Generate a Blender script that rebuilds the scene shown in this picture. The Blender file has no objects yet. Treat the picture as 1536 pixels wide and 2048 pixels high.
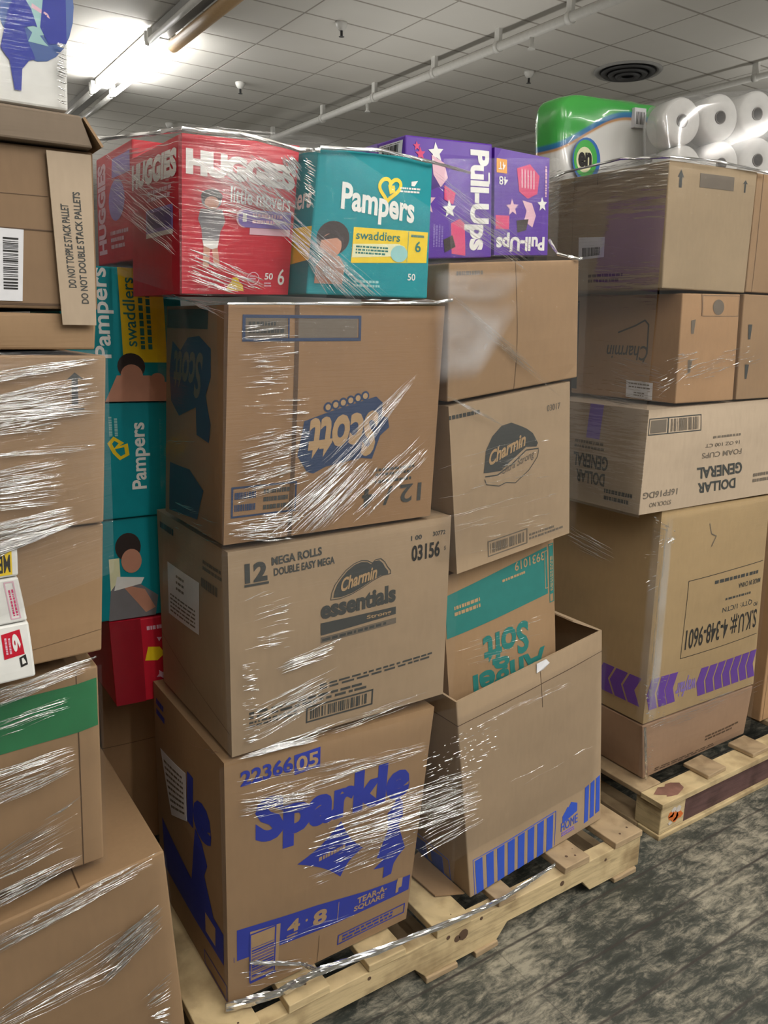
import bpy, bmesh, math, random
from mathutils import Vector, Matrix, noise
random.seed(7)
S = bpy.context.scene
COL = S.collection
PI = math.pi
# ---------------------------------------------------------------- camera (1536 x 2048 frame)
CAM, PITCH, ROLL, YAW, FPX = Vector((-.552, -1.419, 1.63)), math.radians(13.222), math.radians(.931), math.radians(56.258), 1600.0
def make_camera():
    f0 = Vector((math.cos(YAW), math.sin(YAW), 0)); r = Vector((math.sin(YAW), -math.cos(YAW), 0)); z = Vector((0, 0, 1))
    fw = f0*math.cos(PITCH) - z*math.sin(PITCH); u = f0*math.sin(PITCH) + z*math.cos(PITCH)
    ix = r*math.cos(ROLL) + u*math.sin(ROLL); iy = -r*math.sin(ROLL) + u*math.cos(ROLL)
    cd = bpy.data.cameras.new('camera'); cd.sensor_fit = 'VERTICAL'; cd.sensor_height = 24.0
    cd.lens = 24.0*FPX/2048.0; cd.clip_start = .02; cd.clip_end = 60
    o = bpy.data.objects.new('camera', cd); COL.objects.link(o)
    m = Matrix((ix, iy, -fw)).transposed().to_4x4(); m.translation = CAM
    o.matrix_world = m; S.camera = o
make_camera()
# ---------------------------------------------------------------- view, world, lights
S.view_settings.view_transform = 'Standard'; S.view_settings.look = 'None'
S.view_settings.exposure = 0.08; S.view_settings.gamma = 1.0
S.view_settings.use_curve_mapping = False
S.cycles.max_bounces = 8; S.cycles.transparent_max_bounces = 24; S.cycles.diffuse_bounces = 3
S.cycles.glossy_bounces = 3; S.cycles.use_denoising = True; S.cycles.sample_clamp_indirect = 6
W = bpy.data.worlds.new('world'); S.world = W; W.use_nodes = True
W.node_tree.nodes['Background'].inputs[0].default_value = (.95, .97, 1, 1)
W.node_tree.nodes['Background'].inputs[1].default_value = .05
CEIL = 3.40
def area(x, y, lx, ly, power, col=(1, .965, .90), z=CEIL-.14):
    ld = bpy.data.lights.new('ceiling_tube_light', 'AREA'); ld.shape = 'RECTANGLE'; ld.size = lx; ld.size_y = ly
    ld.energy = power; ld.color = col
    o = bpy.data.objects.new('ceiling_tube_light', ld); COL.objects.link(o); o.location = (x, y, z)
    return o
# the rows of fluorescent battens behind and beside the camera (each row runs along Y)
LIGHTS = [(-2.8, -2.6, 10, 1.22), (-1.15, -3.2, 13, 3.7), (-.5, -3.2, 14, 3.7), (.05, -3.2, 46, 3.7), (1.5, -3.2, 78, 3.7), (2.8, -3.0, 70, 3.7), (4.2, -2.8, 55, 3.7), (1.35, 7.8, 40, 1.22), (3.4, 4.6, 14, 1.22)]
for lx_, ly_, lp_, ll_ in LIGHTS:
    area(lx_, ly_, .026 if -2 < lx_ < 0 else .04, ll_, lp_)  # the slim rows are added to put glints on the left film folds
# added fill lamp standing behind the camera to lift box fronts and ceiling
dl = area(3.4, -7.2, 4.6, 2.6, 34, (.97, .98, 1), 1.75); dl.name = 'rear_fill_light'; dl.rotation_euler = (math.radians(90), 0, 0)
# added upward fill lamps, kept out of view, to brighten the ceiling
for lx_, ly_, lz_, lp_ in ((-1.5, 1.6, 2.6, 60), (-1.4, 4.6, 2.6, 24), (.6, 8.6, 2.7, 64), (4.6, 9.0, 2.7, 35), (5.2, .8, 2.6, 12), (.4, -1.6, 2.7, 50), (2.6, 2.9, 2.35, 7)):
    up = area(lx_, ly_, .14, 2.44, lp_, (1, .97, .92), lz_); up.name = 'ceiling_uplight_fill'; up.rotation_euler = (math.radians(180), 0, 0)
# ---------------------------------------------------------------- materials
MATS = {}
def nodes(name):
    m = bpy.data.materials.new(name); m.use_nodes = True
    nt = m.node_tree; return m, nt, nt.nodes['Principled BSDF']
def srgb(r, g, b):
    f = lambda c: ((c/255+.055)/1.055)**2.4 if c > 10 else c/255/12.92
    return (f(r), f(g), f(b), 1)
def N(nt, t, **kw):
    n = nt.nodes.new(t)
    for k, v in kw.items(): setattr(n, k, v)
    return n
def noise_tex(nt, scale, detail=3, vec=(1, 1, 1), coord='Object'):
    tc = N(nt, 'ShaderNodeTexCoord'); mp = N(nt, 'ShaderNodeMapping'); mp.inputs['Scale'].default_value = vec
    t = N(nt, 'ShaderNodeTexNoise'); t.inputs['Scale'].default_value = scale; t.inputs['Detail'].default_value = detail
    nt.links.new(tc.outputs[coord], mp.inputs[0]); nt.links.new(mp.outputs[0], t.inputs['Vector'])
    return t.outputs['Fac']
def ramp(nt, fac, stops):
    r = N(nt, 'ShaderNodeValToRGB'); e = r.color_ramp.elements
    e[0].position, e[0].color = stops[0]; e[1].position, e[1].color = stops[-1]
    for p, c in stops[1:-1]:
        x = e.new(p); x.color = c
    nt.links.new(fac, r.inputs[0]); return r.outputs[0]
def sc(c, k): return (c[0]*k, c[1]*k, c[2]*k, 1)
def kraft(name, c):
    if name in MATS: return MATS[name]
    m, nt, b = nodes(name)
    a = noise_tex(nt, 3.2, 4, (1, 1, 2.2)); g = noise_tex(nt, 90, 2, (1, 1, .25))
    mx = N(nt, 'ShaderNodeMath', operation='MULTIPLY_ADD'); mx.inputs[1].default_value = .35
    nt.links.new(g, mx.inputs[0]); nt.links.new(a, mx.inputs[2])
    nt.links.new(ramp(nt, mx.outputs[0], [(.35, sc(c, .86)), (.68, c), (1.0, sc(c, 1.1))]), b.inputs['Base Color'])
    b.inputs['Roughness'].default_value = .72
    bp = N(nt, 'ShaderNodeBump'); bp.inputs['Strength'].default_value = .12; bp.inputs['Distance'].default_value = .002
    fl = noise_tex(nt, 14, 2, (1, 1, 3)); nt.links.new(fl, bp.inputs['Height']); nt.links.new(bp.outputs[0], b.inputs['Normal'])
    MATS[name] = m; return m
def plain(name, c, rough=.6, metal=0, spec=.5):
    if name in MATS: return MATS[name]
    m, nt, b = nodes(name)
    f = noise_tex(nt, 40, 2)
    nt.links.new(ramp(nt, f, [(.3, sc(c, .93)), (.7, c)]), b.inputs['Base Color'])
    b.inputs['Roughness'].default_value = rough; b.inputs['Metallic'].default_value = metal
    b.inputs['Specular IOR Level'].default_value = spec
    MATS[name] = m; return m
K = kraft('kraft_board', (.300, .188, .098, 1)); KL = kraft('pale_kraft_board', (.345, .248, .155, 1))
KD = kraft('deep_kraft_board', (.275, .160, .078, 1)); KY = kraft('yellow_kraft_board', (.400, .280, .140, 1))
KG = kraft('grey_kraft_board', (.430, .335, .240, 1)); KO = kraft('orange_kraft_board', (.370, .220, .110, 1))
def ink(n, r, g, b, rough=.65): return plain(n, srgb(r, g, b), rough)
BLUE = ink('blue_ink', 33, 52, 160); HBLUE = ink('bright_blue_ink', 44, 82, 190); SLATE = ink('slate_ink', 62, 64, 62)
NAVY = ink('navy_ink', 42, 60, 92); TEAL = ink('teal_ink', 38, 118, 112); BLACK = ink('black_ink', 34, 32, 30)
GREY = ink('faded_ink', 106, 96, 84); OUTL = ink('kraft_print', 172, 142, 104); DBROWN = ink('seam_brown', 84, 62, 42)  # the dark brown draws seam and crease lines and some small print
RED = plain('red_print', srgb(196, 28, 50), .5, 0, .3); AQUA = plain('aqua_print', srgb(10, 142, 152), .5, 0, .25); PURP = ink('purple_print', 86, 36, 158, .35)
WHITE = ink('white_print', 236, 236, 232, .45); YEL = ink('yellow_print', 242, 208, 30, .4); LILAC = ink('lilac_print', 134, 112, 190, .4)
PINK = ink('pink_print', 214, 52, 112, .4); ROSE = ink('rose_print', 226, 182, 198, .4); SKIN = ink('skin_print', 196, 140, 116, .45)
HAIR = ink('hair_print', 48, 36, 34, .5); GREEN = ink('green_print', 64, 178, 70, .4); ORANGE = ink('orange_print', 232, 160, 50, .4)
SKY = ink('sky_print', 42, 110, 190, .4); VIOLET = ink('violet_tape', 104, 62, 160, .35); TAPEG = ink('green_tape', 44, 120, 76, .3)
PAPER = ink('label_paper', 222, 222, 226, .5); CHILDGREY = ink('grey_print', 122, 120, 124, .5); CREAM = ink('cream_print', 232, 232, 190, .45)
DPURP = ink('deep_purple_print', 62, 22, 120, .35); DRED = ink('deep_red_print', 150, 20, 38, .35); MINT = ink('mint_print', 150, 205, 205, .4)
# ---------------------------------------------------------------- object helpers
def tag(o, label=None, cat=None, group=None, kind=None):
    if label: o['label'] = label
    if cat: o['category'] = cat
    if group: o['group'] = group
    if kind: o['kind'] = kind
    return o
def empty(name, loc=(0, 0, 0), rz=0):
    o = bpy.data.objects.new(name, None); COL.objects.link(o); o.location = loc; o.rotation_euler = (0, 0, rz); o.empty_display_size = .05
    return o
def link(name, bm, mats, parent=None, smooth=False):
    me = bpy.data.meshes.new(name); bm.to_mesh(me); bm.free()
    for m in (mats if isinstance(mats, (list, tuple)) else [mats]): me.materials.append(m)
    if smooth:
        for p in me.polygons: p.use_smooth = True
    o = bpy.data.objects.new(name, me); COL.objects.link(o)
    if parent: o.parent = parent
    return o
def bevel(o, w=.003, seg=2, ang=40):
    md = o.modifiers.new('edge', 'BEVEL'); md.width = w; md.segments = seg; md.limit_method = 'ANGLE'; md.angle_limit = math.radians(ang)
    return o
def add_box(bm, a, b, mat=0, jit=0):
    vs = [bm.verts.new((x+random.uniform(-jit, jit), y+random.uniform(-jit, jit), z+random.uniform(-jit, jit))) for x in (a[0], b[0]) for y in (a[1], b[1]) for z in (a[2], b[2])]
    for q in ((0, 1, 3, 2), (4, 6, 7, 5), (0, 4, 5, 1), (2, 3, 7, 6), (0, 2, 6, 4), (1, 5, 7, 3)):
        f = bm.faces.new([vs[i] for i in q]); f.material_index = mat
def add_tube(bm, pts, r, n=10, mat=0, cap=True):
    rings = []
    pts = [Vector(p) for p in pts]
    for i, p in enumerate(pts):
        d = (pts[min(i+1, len(pts)-1)] - pts[max(i-1, 0)]).normalized()
        a = d.orthogonal().normalized(); b = d.cross(a)
        if i:  # keep the ring from twisting
            a = (pa - d*pa.dot(d)).normalized(); b = d.cross(a)
        pa = a
        rr = r[i] if isinstance(r, (list, tuple)) else r
        rings.append([bm.verts.new(p + a*rr*math.cos(2*PI*k/n) + b*rr*math.sin(2*PI*k/n)) for k in range(n)])
    for i in range(len(rings)-1):
        for k in range(n):
            f = bm.faces.new((rings[i][k], rings[i][(k+1) % n], rings[i+1][(k+1) % n], rings[i+1][k])); f.material_index = mat; f.smooth = True
    if cap:
        for q in (rings[0][::-1], rings[-1]):
            f = bm.faces.new(q); f.material_index = mat
# ---------------------------------------------------------------- lettering: text -> flat polygons fitted in a unit square
_TXT = {}
def glyphs(s, bold=.0, shear=0.0, spacing=1.0):
    key = (s, bold, shear, spacing)
    if key in _TXT: return _TXT[key]
    c = bpy.data.curves.new('lettering', 'FONT'); c.body = s; c.size = 1; c.offset = bold; c.shear = shear; c.space_character = spacing; c.resolution_u = 3
    c.align_x = 'LEFT'
    o = bpy.data.objects.new('lettering', c); COL.objects.link(o)
    dg = bpy.context.evaluated_depsgraph_get(); dg.update()
    me = bpy.data.meshes.new_from_object(o.evaluated_get(dg))
    vs = [(v.co.x, v.co.y) for v in me.vertices]; fs = [tuple(p.vertices) for p in me.polygons]
    bpy.data.objects.remove(o); bpy.data.curves.remove(c); bpy.data.meshes.remove(me)
    x0 = min(v[0] for v in vs); x1 = max(v[0] for v in vs); y0 = min(v[1] for v in vs); y1 = max(v[1] for v in vs)
    vs = [((x-x0)/(x1-x0), (y-y0)/(y1-y0)) for x, y in vs]
    _TXT[key] = (vs, fs); return _TXT[key]
# ---------------------------------------------------------------- cartons
class Carton:
    """A corrugated box: eight corners, gently bulged walls, printed faces. F is the face along X, L the face on its left."""
    def __init__(s, key, mat, bulge=.006, n=8, wob=.0025, open_top=False):
        BL, BR, TR, TL, yL, yR, d = Q[key]
        s.key = key
        a, b, c, e = Vector((BL[0], yL, BL[1])), Vector((BR[0], yR, BR[1])), Vector((TR[0], yR, TR[1])), Vector((TL[0], yL, TL[1]))
        D = Vector((0, d, 0)); s.c = [a, b, c, e, a+D, b+D, c+D, e+D]
        s.umap = None   # for a box seen only in part: print laid out on the seen width
        s.base = Vector(((BL[0]+BR[0])/2, (yL+yR)/2+d/2, min(BL[1], BR[1])))
        s.bulge, s.n, s.wob, s.seed = bulge, n, wob, random.uniform(0, 99)
        s.mats = [mat]; s.bm = bmesh.new(); s.open = open_top
        ctr = sum(s.c, Vector())/8
        s.fc = {'F': (0, 1, 2, 3), 'L': (4, 0, 3, 7), 'R': (1, 5, 6, 2), 'B': (5, 4, 7, 6), 'T': (3, 2, 6, 7), 'D': (4, 5, 1, 0)}
        s.nrm = {}
        for f, q in s.fc.items():
            p = [s.c[i] for i in q]; nn = (p[2]-p[0]).cross(p[3]-p[1]).normalized()
            if nn.dot((p[0]+p[1]+p[2]+p[3])/4-ctr) < 0: nn.negate()
            s.nrm[f] = nn
        for f in s.fc:
            if f == 'T' and open_top: continue
            g = [[s.bm.verts.new(s.P(f, i/n, j/n)) for i in range(n+1)] for j in range(n+1)]
            for j in range(n):
                for i in range(n): s.bm.faces.new((g[j][i], g[j][i+1], g[j+1][i+1], g[j+1][i]))
        bmesh.ops.remove_doubles(s.bm, verts=s.bm.verts, dist=.0005)
    def P(s, f, u, v, off=0.0):
        a, b, c, e = [s.c[i] for i in s.fc[f]]
        p = (1-v)*((1-u)*a+u*b) + v*((1-u)*e+u*c)
        k = max(0, 1-(2*u-1)**2)*max(0, 1-(2*v-1)**2)
        bl = s.bulge if f in 'FLRB' else s.bulge*.15
        w = s.wob*noise.noise(p*5+Vector((s.seed, 0, 0)))*min(1, 4*k)
        return p + s.nrm[f]*(bl*k + w + off)
    def dims(s, f):
        a, b, c, e = [s.c[i] for i in s.fc[f]]; return ((b-a).length+(c-e).length)/2, ((e-a).length+(c-b).length)/2
    def mi(s, m):
        if m not in s.mats: s.mats.append(m)
        return s.mats.index(m)
    def put(s, f, polys, mat, off=.0008, bm=None, mi=None, maxlen=.035):
        """polys: (uv points, faces) laid on face f."""
        pts, fs = polys; t = bmesh.new(); w, h = s.dims(f)
        if s.umap: pts = [(s.umap[0]+s.umap[1]*u, v) for u, v in pts]
        vs = [t.verts.new((u*w, v*h, 0)) for u, v in pts]
        for q in fs:
            try: t.faces.new([vs[i] for i in q])
            except ValueError: pass
        big = [x for x in t.faces if len(x.verts) > 4]
        if big: bmesh.ops.triangulate(t, faces=big)
        for _ in range(6):
            le = [x for x in t.edges if x.calc_length() > maxlen]
            if not le: break
            bmesh.ops.subdivide_edges(t, edges=le, cuts=1)
            bg = [x for x in t.faces if len(x.verts) > 4]
            if bg: bmesh.ops.triangulate(t, faces=bg)
        tgt = bm or s.bm; k = s.mi(mat) if mi is None else mi
        mp = {v: tgt.verts.new(s.P(f, v.co.x/w, v.co.y/h, off)) for v in t.verts}
        flip = None
        for x in t.faces:
            try: nf = tgt.faces.new([mp[v] for v in x.verts])
            except ValueError: continue
            nf.material_index = k
            nf.normal_update()
            if nf.normal.dot(s.nrm[f]) < 0: nf.normal_flip()
        t.free()
    def poly(s, f, pts, mat, off=.0008): s.put(f, (pts, [tuple(range(len(pts)))]), mat, off)
    def rect(s, f, u0, v0, u1, v1, mat, off=.0008, sl=0.0):
        s.poly(f, [(u0, v0), (u1, v0+sl*(u1-u0)), (u1, v1+sl*(u1-u0)), (u0, v1)], mat, off)
    def frame(s, f, u0, v0, u1, v1, mat, t=.002, off=.0008, sl=0.0):
        w, h = s.dims(f); tu, tv = t/w, t/h; d = sl*(u1-u0)
        s.stroke(f, [(u0, v0), (u1, v0+d), (u1, v1+d), (u0, v1), (u0, v0)], t, mat, off)
    def stroke(s, f, pts, t, mat, off=.0008):
        w, h = s.dims(f); P2 = [Vector((u*w, v*h)) for u, v in pts]; closed = (P2[0]-P2[-1]).length < 1e-6
        L, R = [], []
        for i, p in enumerate(P2):
            a = P2[i-1] if i else (P2[-2] if closed else p); b = P2[i+1] if i < len(P2)-1 else (P2[1] if closed else p)
            d1 = (p-a).normalized() if (p-a).length > 1e-9 else None; d2 = (b-p).normalized() if (b-p).length > 1e-9 else None
            d = ((d1 or d2)+(d2 or d1)).normalized() if ((d1 or d2)+(d2 or d1)).length > 1e-6 else (d1 or d2)
            nn = Vector((-d.y, d.x)); k = 1/max(.5, abs(nn.dot(Vector((-(d1 or d2).y, (d1 or d2).x)))))
            L.append(p+nn*t/2*k); R.append(p-nn*t/2*k)
        pts = [(q.x/w, q.y/h) for q in L+R]; n = len(P2)
        s.put(f, (pts, [(i, n+i, n+i+1, i+1) for i in range(n-1)]), mat, off)
    def ell(s, f, u, v, ru, rv, mat, off=.0008, n=20, a0=0, a1=2*PI, rot=0):
        w, h = s.dims(f); pts = []
        for i in range(n if a1-a0 > 6.2 else n+1):
            t = a0+(a1-a0)*i/n; x, y = ru*w*math.cos(t), rv*h*math.sin(t)
            pts.append((u+(x*math.cos(rot)-y*math.sin(rot))/w, v+(x*math.sin(rot)+y*math.cos(rot))/h))
        s.poly(f, pts, mat, off)
    def text(s, f, txt, u0, v0, u1, v1, mat, rot=0, bold=.02, shear=0.0, sl=0.0, off=.0009, spacing=1.0, arc=0.0):
        vs, fs = glyphs(txt, bold, shear, spacing); out = []
        for x, y in vs:
            if rot == 180: x, y = 1-x, 1-y
            elif rot == 90: x, y = 1-y, x          # reads upwards
            elif rot == -90: x, y = y, 1-x         # reads downwards
            out.append((u0+x*(u1-u0), v0+y*(v1-v0)+sl*x*(u1-u0)+arc*(1-(2*x-1)**2)))
        s.put(f, (out, fs), mat, off, maxlen=.05)
    def greek(s, f, u0, v0, u1, v1, rows, mat, off=.0008, sl=0.0, vert=False, fill=.8):
        """rows of print too small to read: short dashes."""
        pts, fs = [], []
        for r in range(rows):
            a = (r+.22)/rows; b = (r+.22+.56)/rows; x = 0.0
            while x < fill+random.uniform(-.12, .15):
                l = random.uniform(.03, .11); x2 = min(1, x+l)
                q = [(x, a), (x2, a), (x2, b), (x, b)]
                if vert: q = [(y, t) for t, y in q]
                i = len(pts); pts += [(u0+p*(u1-u0), v0+t*(v1-v0)+sl*p*(u1-u0)) for p, t in q]; fs.append((i, i+1, i+2, i+3))
                x = x2+random.uniform(.012, .03)
        s.put(f, (pts, fs), mat, off)
    def bars(s, f, u0, v0, u1, v1, mat, n=26, off=.0009, horiz=False, sl=0.0, bm=None, mi=None):
        pts, fs = [], []; rnd = random.Random(n*7+int(u0*999)); ws = [rnd.choice((1, 1, 2, 3)) for _ in range(2*n)]; tot = sum(ws); x = 0
        for i, wd in enumerate(ws):
            if i % 2 == 0:
                a, b = x/tot, (x+wd)/tot; q = [(a, 0), (b, 0), (b, 1), (a, 1)]
                if horiz: q = [(t, p) for p, t in q]
                j = len(pts); pts += [(u0+p*(u1-u0), v0+t*(v1-v0)+sl*p*(u1-u0)) for p, t in q]; fs.append((j, j+1, j+2, j+3))
            x += wd
        s.put(f, (pts, fs), mat, off, bm=bm, mi=mi)
    def done(s, name, label, cat='box', group=None):
        s.root = bpy.data.objects.new(name, None); 
        o = link(name, s.bm, s.mats); o.location = (0, 0, 0); tag(o, label, cat, group)
        bpy.data.objects.remove(s.root)
        bevel(o, .0035, 2, 50); s.o = o
        # put the origin at the base of the box
        b = s.base; o.data.transform(Matrix.Translation(-b)); o.location = b
        return o
    def part(s, name, f, polys, mat, off=.0016, thick=.0006, label=None, extra=None):
        """A sticker, tape or flap lying on face f: a thin solid child of the carton. extra(bm, index) adds print on it."""
        bm = bmesh.new(); s.put(f, polys, mat, off, bm=bm, mi=0)
        mats = [mat]
        if extra:
            for mm, fn in extra:
                mats.append(mm); fn(bm, len(mats)-1)
        o = link(name, bm, mats, s.o); o.data.transform(Matrix.Translation(-s.base))
        if thick:
            md = o.modifiers.new('thickness', 'SOLIDIFY'); md.thickness = thick; md.offset = -1
        if label: o['label'] = label
        return o
def quad(*p): return (list(p), [tuple(range(len(p)))])
def sticker(c, f, p, name='label', label=None, code=None, horiz=False, lines=None, off=.0018):
    """white shipping label on face f with corners p (bl, br, tr, tl)."""
    def on(u, v): 
        a, b, q, e = p; return ((1-v)*((1-u)*a[0]+u*b[0])+v*((1-u)*e[0]+u*q[0]), (1-v)*((1-u)*a[1]+u*b[1])+v*((1-u)*e[1]+u*q[1]))
    ex = []
    if code:
        def fn(bm, mi, code=code):
            rnd = random.Random(5); x = 0; pts = []; fs = []
            while x < 1:
                w = rnd.choice((.012, .02, .035)); a, b = x, min(1, x+w)
                r = [(a, 0), (b, 0), (b, 1), (a, 1)]
                if horiz: r = [(t, q) for q, t in r]
                i = len(pts); pts += [on(code[0]+q*(code[2]-code[0]), code[1]+t*(code[3]-code[1])) for q, t in r]; fs.append((i, i+1, i+2, i+3)); x += w+rnd.choice((.012, .02, .03))
            c.put(f, (pts, fs), None, off+.0005, bm=bm, mi=mi)
        ex.append((BLACK, fn))
    if lines:
        def fl(bm, mi, lines=lines):
            rnd = random.Random(9); pts = []; fs = []
            for (a0, b0, a1, b1, rows) in lines:
                for r in range(rows):
                    y0 = b0+(b1-b0)*(r+.25)/rows; y1 = b0+(b1-b0)*(r+.65)/rows; x = a0
                    while x < a1-.02:
                        x2 = min(a1, x+rnd.uniform(.04, .16)); i = len(pts); pts += [on(x, y0), on(x2, y0), on(x2, y1), on(x, y1)]; fs.append((i, i+1, i+2, i+3)); x = x2+.025
            c.put(f, (pts, fs), None, off+.0005, bm=bm, mi=mi)
        ex.append((GREY, fl))
    return c.part(name, f, quad(*p), PAPER, off, .0004, label, ex)
# ---------------------------------------------------------------- carton corners, metres
# key: (BL, BR, TR, TL) as (x, z) on the front face, y of the front at left / right, depth
Q = {
 # middle pallet, lower left column
 'sparkle':  ((0.000,.142),(0.484,.150),(0.553,.722),(0.008,.740), .000, .000, .46),
 'charmin':  ((0.026,.748),(0.578,.750),(0.584,1.198),(0.030,1.190), .000, .000, .43),
 'scott':    ((0.022,1.206),(0.523,1.206),(0.546,1.670),(0.046,1.660), .000, .000, .34),
 'huggies':  ((-.018,1.679),(0.200,1.684),(0.229,1.963),(-.006,1.955), .065, .065, .30),
 'huggies2': ((0.000,1.757),(0.230,1.757),(0.230,2.005),(0.010,2.005), .410, .410, .29),
 'pampers':  ((0.207,1.684),(0.498,1.684),(0.503,1.960),(0.236,1.952), .000, .000, .18),
 # middle pallet, right column
 'home':     ((0.675,.145),(1.244,.145),(1.178,.782),(0.600,.732), -.026, .030, .42),
 'angel':    ((0.700,.160),(1.090,.160),(0.985,1.086),(0.602,1.030), .050, .060, .30),
 'ultra':    ((0.608,1.052),(0.981,1.104),(0.945,1.498),(0.565,1.452), .000, .000, .34),
 'plain':    ((0.562,1.462),(0.970,1.508),(0.948,1.788),(0.553,1.760), .000, .000, .36),
 'pullups':  ((0.520,1.772),(0.775,1.790),(0.763,2.042),(0.516,2.030), .120, .120, .50),
 'pullups2': ((0.783,1.796),(0.960,1.806),(0.948,2.033),(0.770,2.036), .120, .120, .56),
 # middle pallet, back row left
 'strip_a':  ((-.150,1.449),(0.125,1.443),(0.120,1.742),(-.150,1.746), .460, .460, .34),
 'strip_b':  ((-.150,1.170),(0.110,1.168),(0.115,1.440),(-.150,1.446), .465, .465, .34),
 'strip_c':  ((-.150,.917),(0.110,.908),(0.110,1.165),(-.150,1.167), .475, .475, .34),
 'strip_d':  ((-.083,.690),(0.110,.680),(0.110,.902),(-.088,.912), .470, .470, .34),
 'strip_e':  ((-.078,.144),(0.160,.144),(0.160,.676),(-.078,.686), .680, .680, .34),
 # left pallet
 'l_base':   ((-.960,.144),(-.100,.144),(-.126,.586),(-.960,.500), .000, .000, 1.0),
 'l_green':  ((-.900,.590),(-.236,.594),(-.222,1.000),(-.900,.985), .030, .030, .95),
 'l_mid':    ((-.900,1.022),(-.217,1.036),(-.199,1.275),(-.900,1.270), .012, .012, .95),
 'l_arrow':  ((-.900,1.275),(-.201,1.280),(-.179,1.570),(-.900,1.578), .000, .000, .95),
 'l_thin':   ((-.900,1.583),(-.196,1.580),(-.190,1.638),(-.900,1.642), .004, .004, .95),
 'l_open':   ((-.900,1.647),(-.188,1.645),(-.180,1.892),(-.900,1.884), .000, .000, .95),
 'l_top':    ((-.900,1.893),(-.184,1.894),(-.200,1.940),(-.900,1.950), -.02, -.02, .52),
 'l_white':  ((-.800,1.950),(-.214,1.948),(-.203,2.190),(-.800,2.200), .000, .000, .40),
 # right pallet
 'r_base':   ((1.540,.145),(2.120,.145),(2.140,.336),(1.512,.348), .110, .110, .50),
 'r_sku':    ((1.512,.356),(2.140,.344),(2.090,1.070),(1.504,1.080), .110, .110, .50),
 'r_foam':   ((1.381,1.084),(2.110,1.080),(2.060,1.408),(1.385,1.398), .100, .100, .42),
 'r_quilt':  ((1.503,1.412),(1.791,1.412),(1.768,1.736),(1.488,1.730), .100, .100, .42),
 'r_quilt2': ((1.808,1.412),(2.300,1.412),(2.300,1.738),(1.788,1.738), .100, .100, .40),
 'r_top':    ((1.394,1.741),(1.787,1.741),(1.784,2.090),(1.376,2.076), .100, .100, .46),
 'r_top2':   ((1.808,1.745),(2.300,1.745),(2.300,2.100),(1.800,2.090), .110, .110, .64),
}
# ---------------------------------------------------------------- room shell
def ceiling_mat():
    m, nt, b = nodes('ceiling_tiles')
    geo = N(nt, 'ShaderNodeNewGeometry'); sp = N(nt, 'ShaderNodeSeparateXYZ'); nt.links.new(geo.outputs['Position'], sp.inputs[0])
    def groove(sock, off, step, half):
        a = N(nt, 'ShaderNodeMath', operation='SUBTRACT'); a.inputs[1].default_value = off; nt.links.new(sock, a.inputs[0])
        d = N(nt, 'ShaderNodeMath', operation='PINGPONG'); d.inputs[1].default_value = step/2; nt.links.new(a.outputs[0], d.inputs[0])
        l = N(nt, 'ShaderNodeMapRange'); l.inputs[1].default_value = half*.4; l.inputs[2].default_value = half; l.inputs[3].default_value = 1; l.inputs[4].default_value = 0
        nt.links.new(d.outputs[0], l.inputs[0]); return l.outputs[0]
    gx = groove(sp.outputs['X'], 1.93, .62, .007); gy = groove(sp.outputs['Y'], 3.554, .335, .011)
    mx = N(nt, 'ShaderNodeMath', operation='MAXIMUM'); nt.links.new(gx, mx.inputs[0]); nt.links.new(gy, mx.inputs[1])
    stain = noise_tex(nt, .8, 4, (1, 1, 1)); base = ramp(nt, stain, [(.3, (.62, .595, .545, 1)), (.7, (.70, .68, .63, 1))])
    mix = N(nt, 'ShaderNodeMix', data_type='RGBA'); nt.links.new(mx.outputs[0], mix.inputs[0]); nt.links.new(base, mix.inputs[6]); mix.inputs[7].default_value = (.34, .31, .27, 1)
    nt.links.new(mix.outputs[2], b.inputs['Base Color']); b.inputs['Roughness'].default_value = .8
    inv = N(nt, 'ShaderNodeMath', operation='SUBTRACT'); inv.inputs[0].default_value = 1; nt.links.new(mx.outputs[0], inv.inputs[1])
    bp = N(nt, 'ShaderNodeBump'); bp.inputs['Strength'].default_value = .5; bp.inputs['Distance'].default_value = .006
    nt.links.new(inv.outputs[0], bp.inputs['Height']); nt.links.new(bp.outputs[0], b.inputs['Normal'])
    return m
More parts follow.
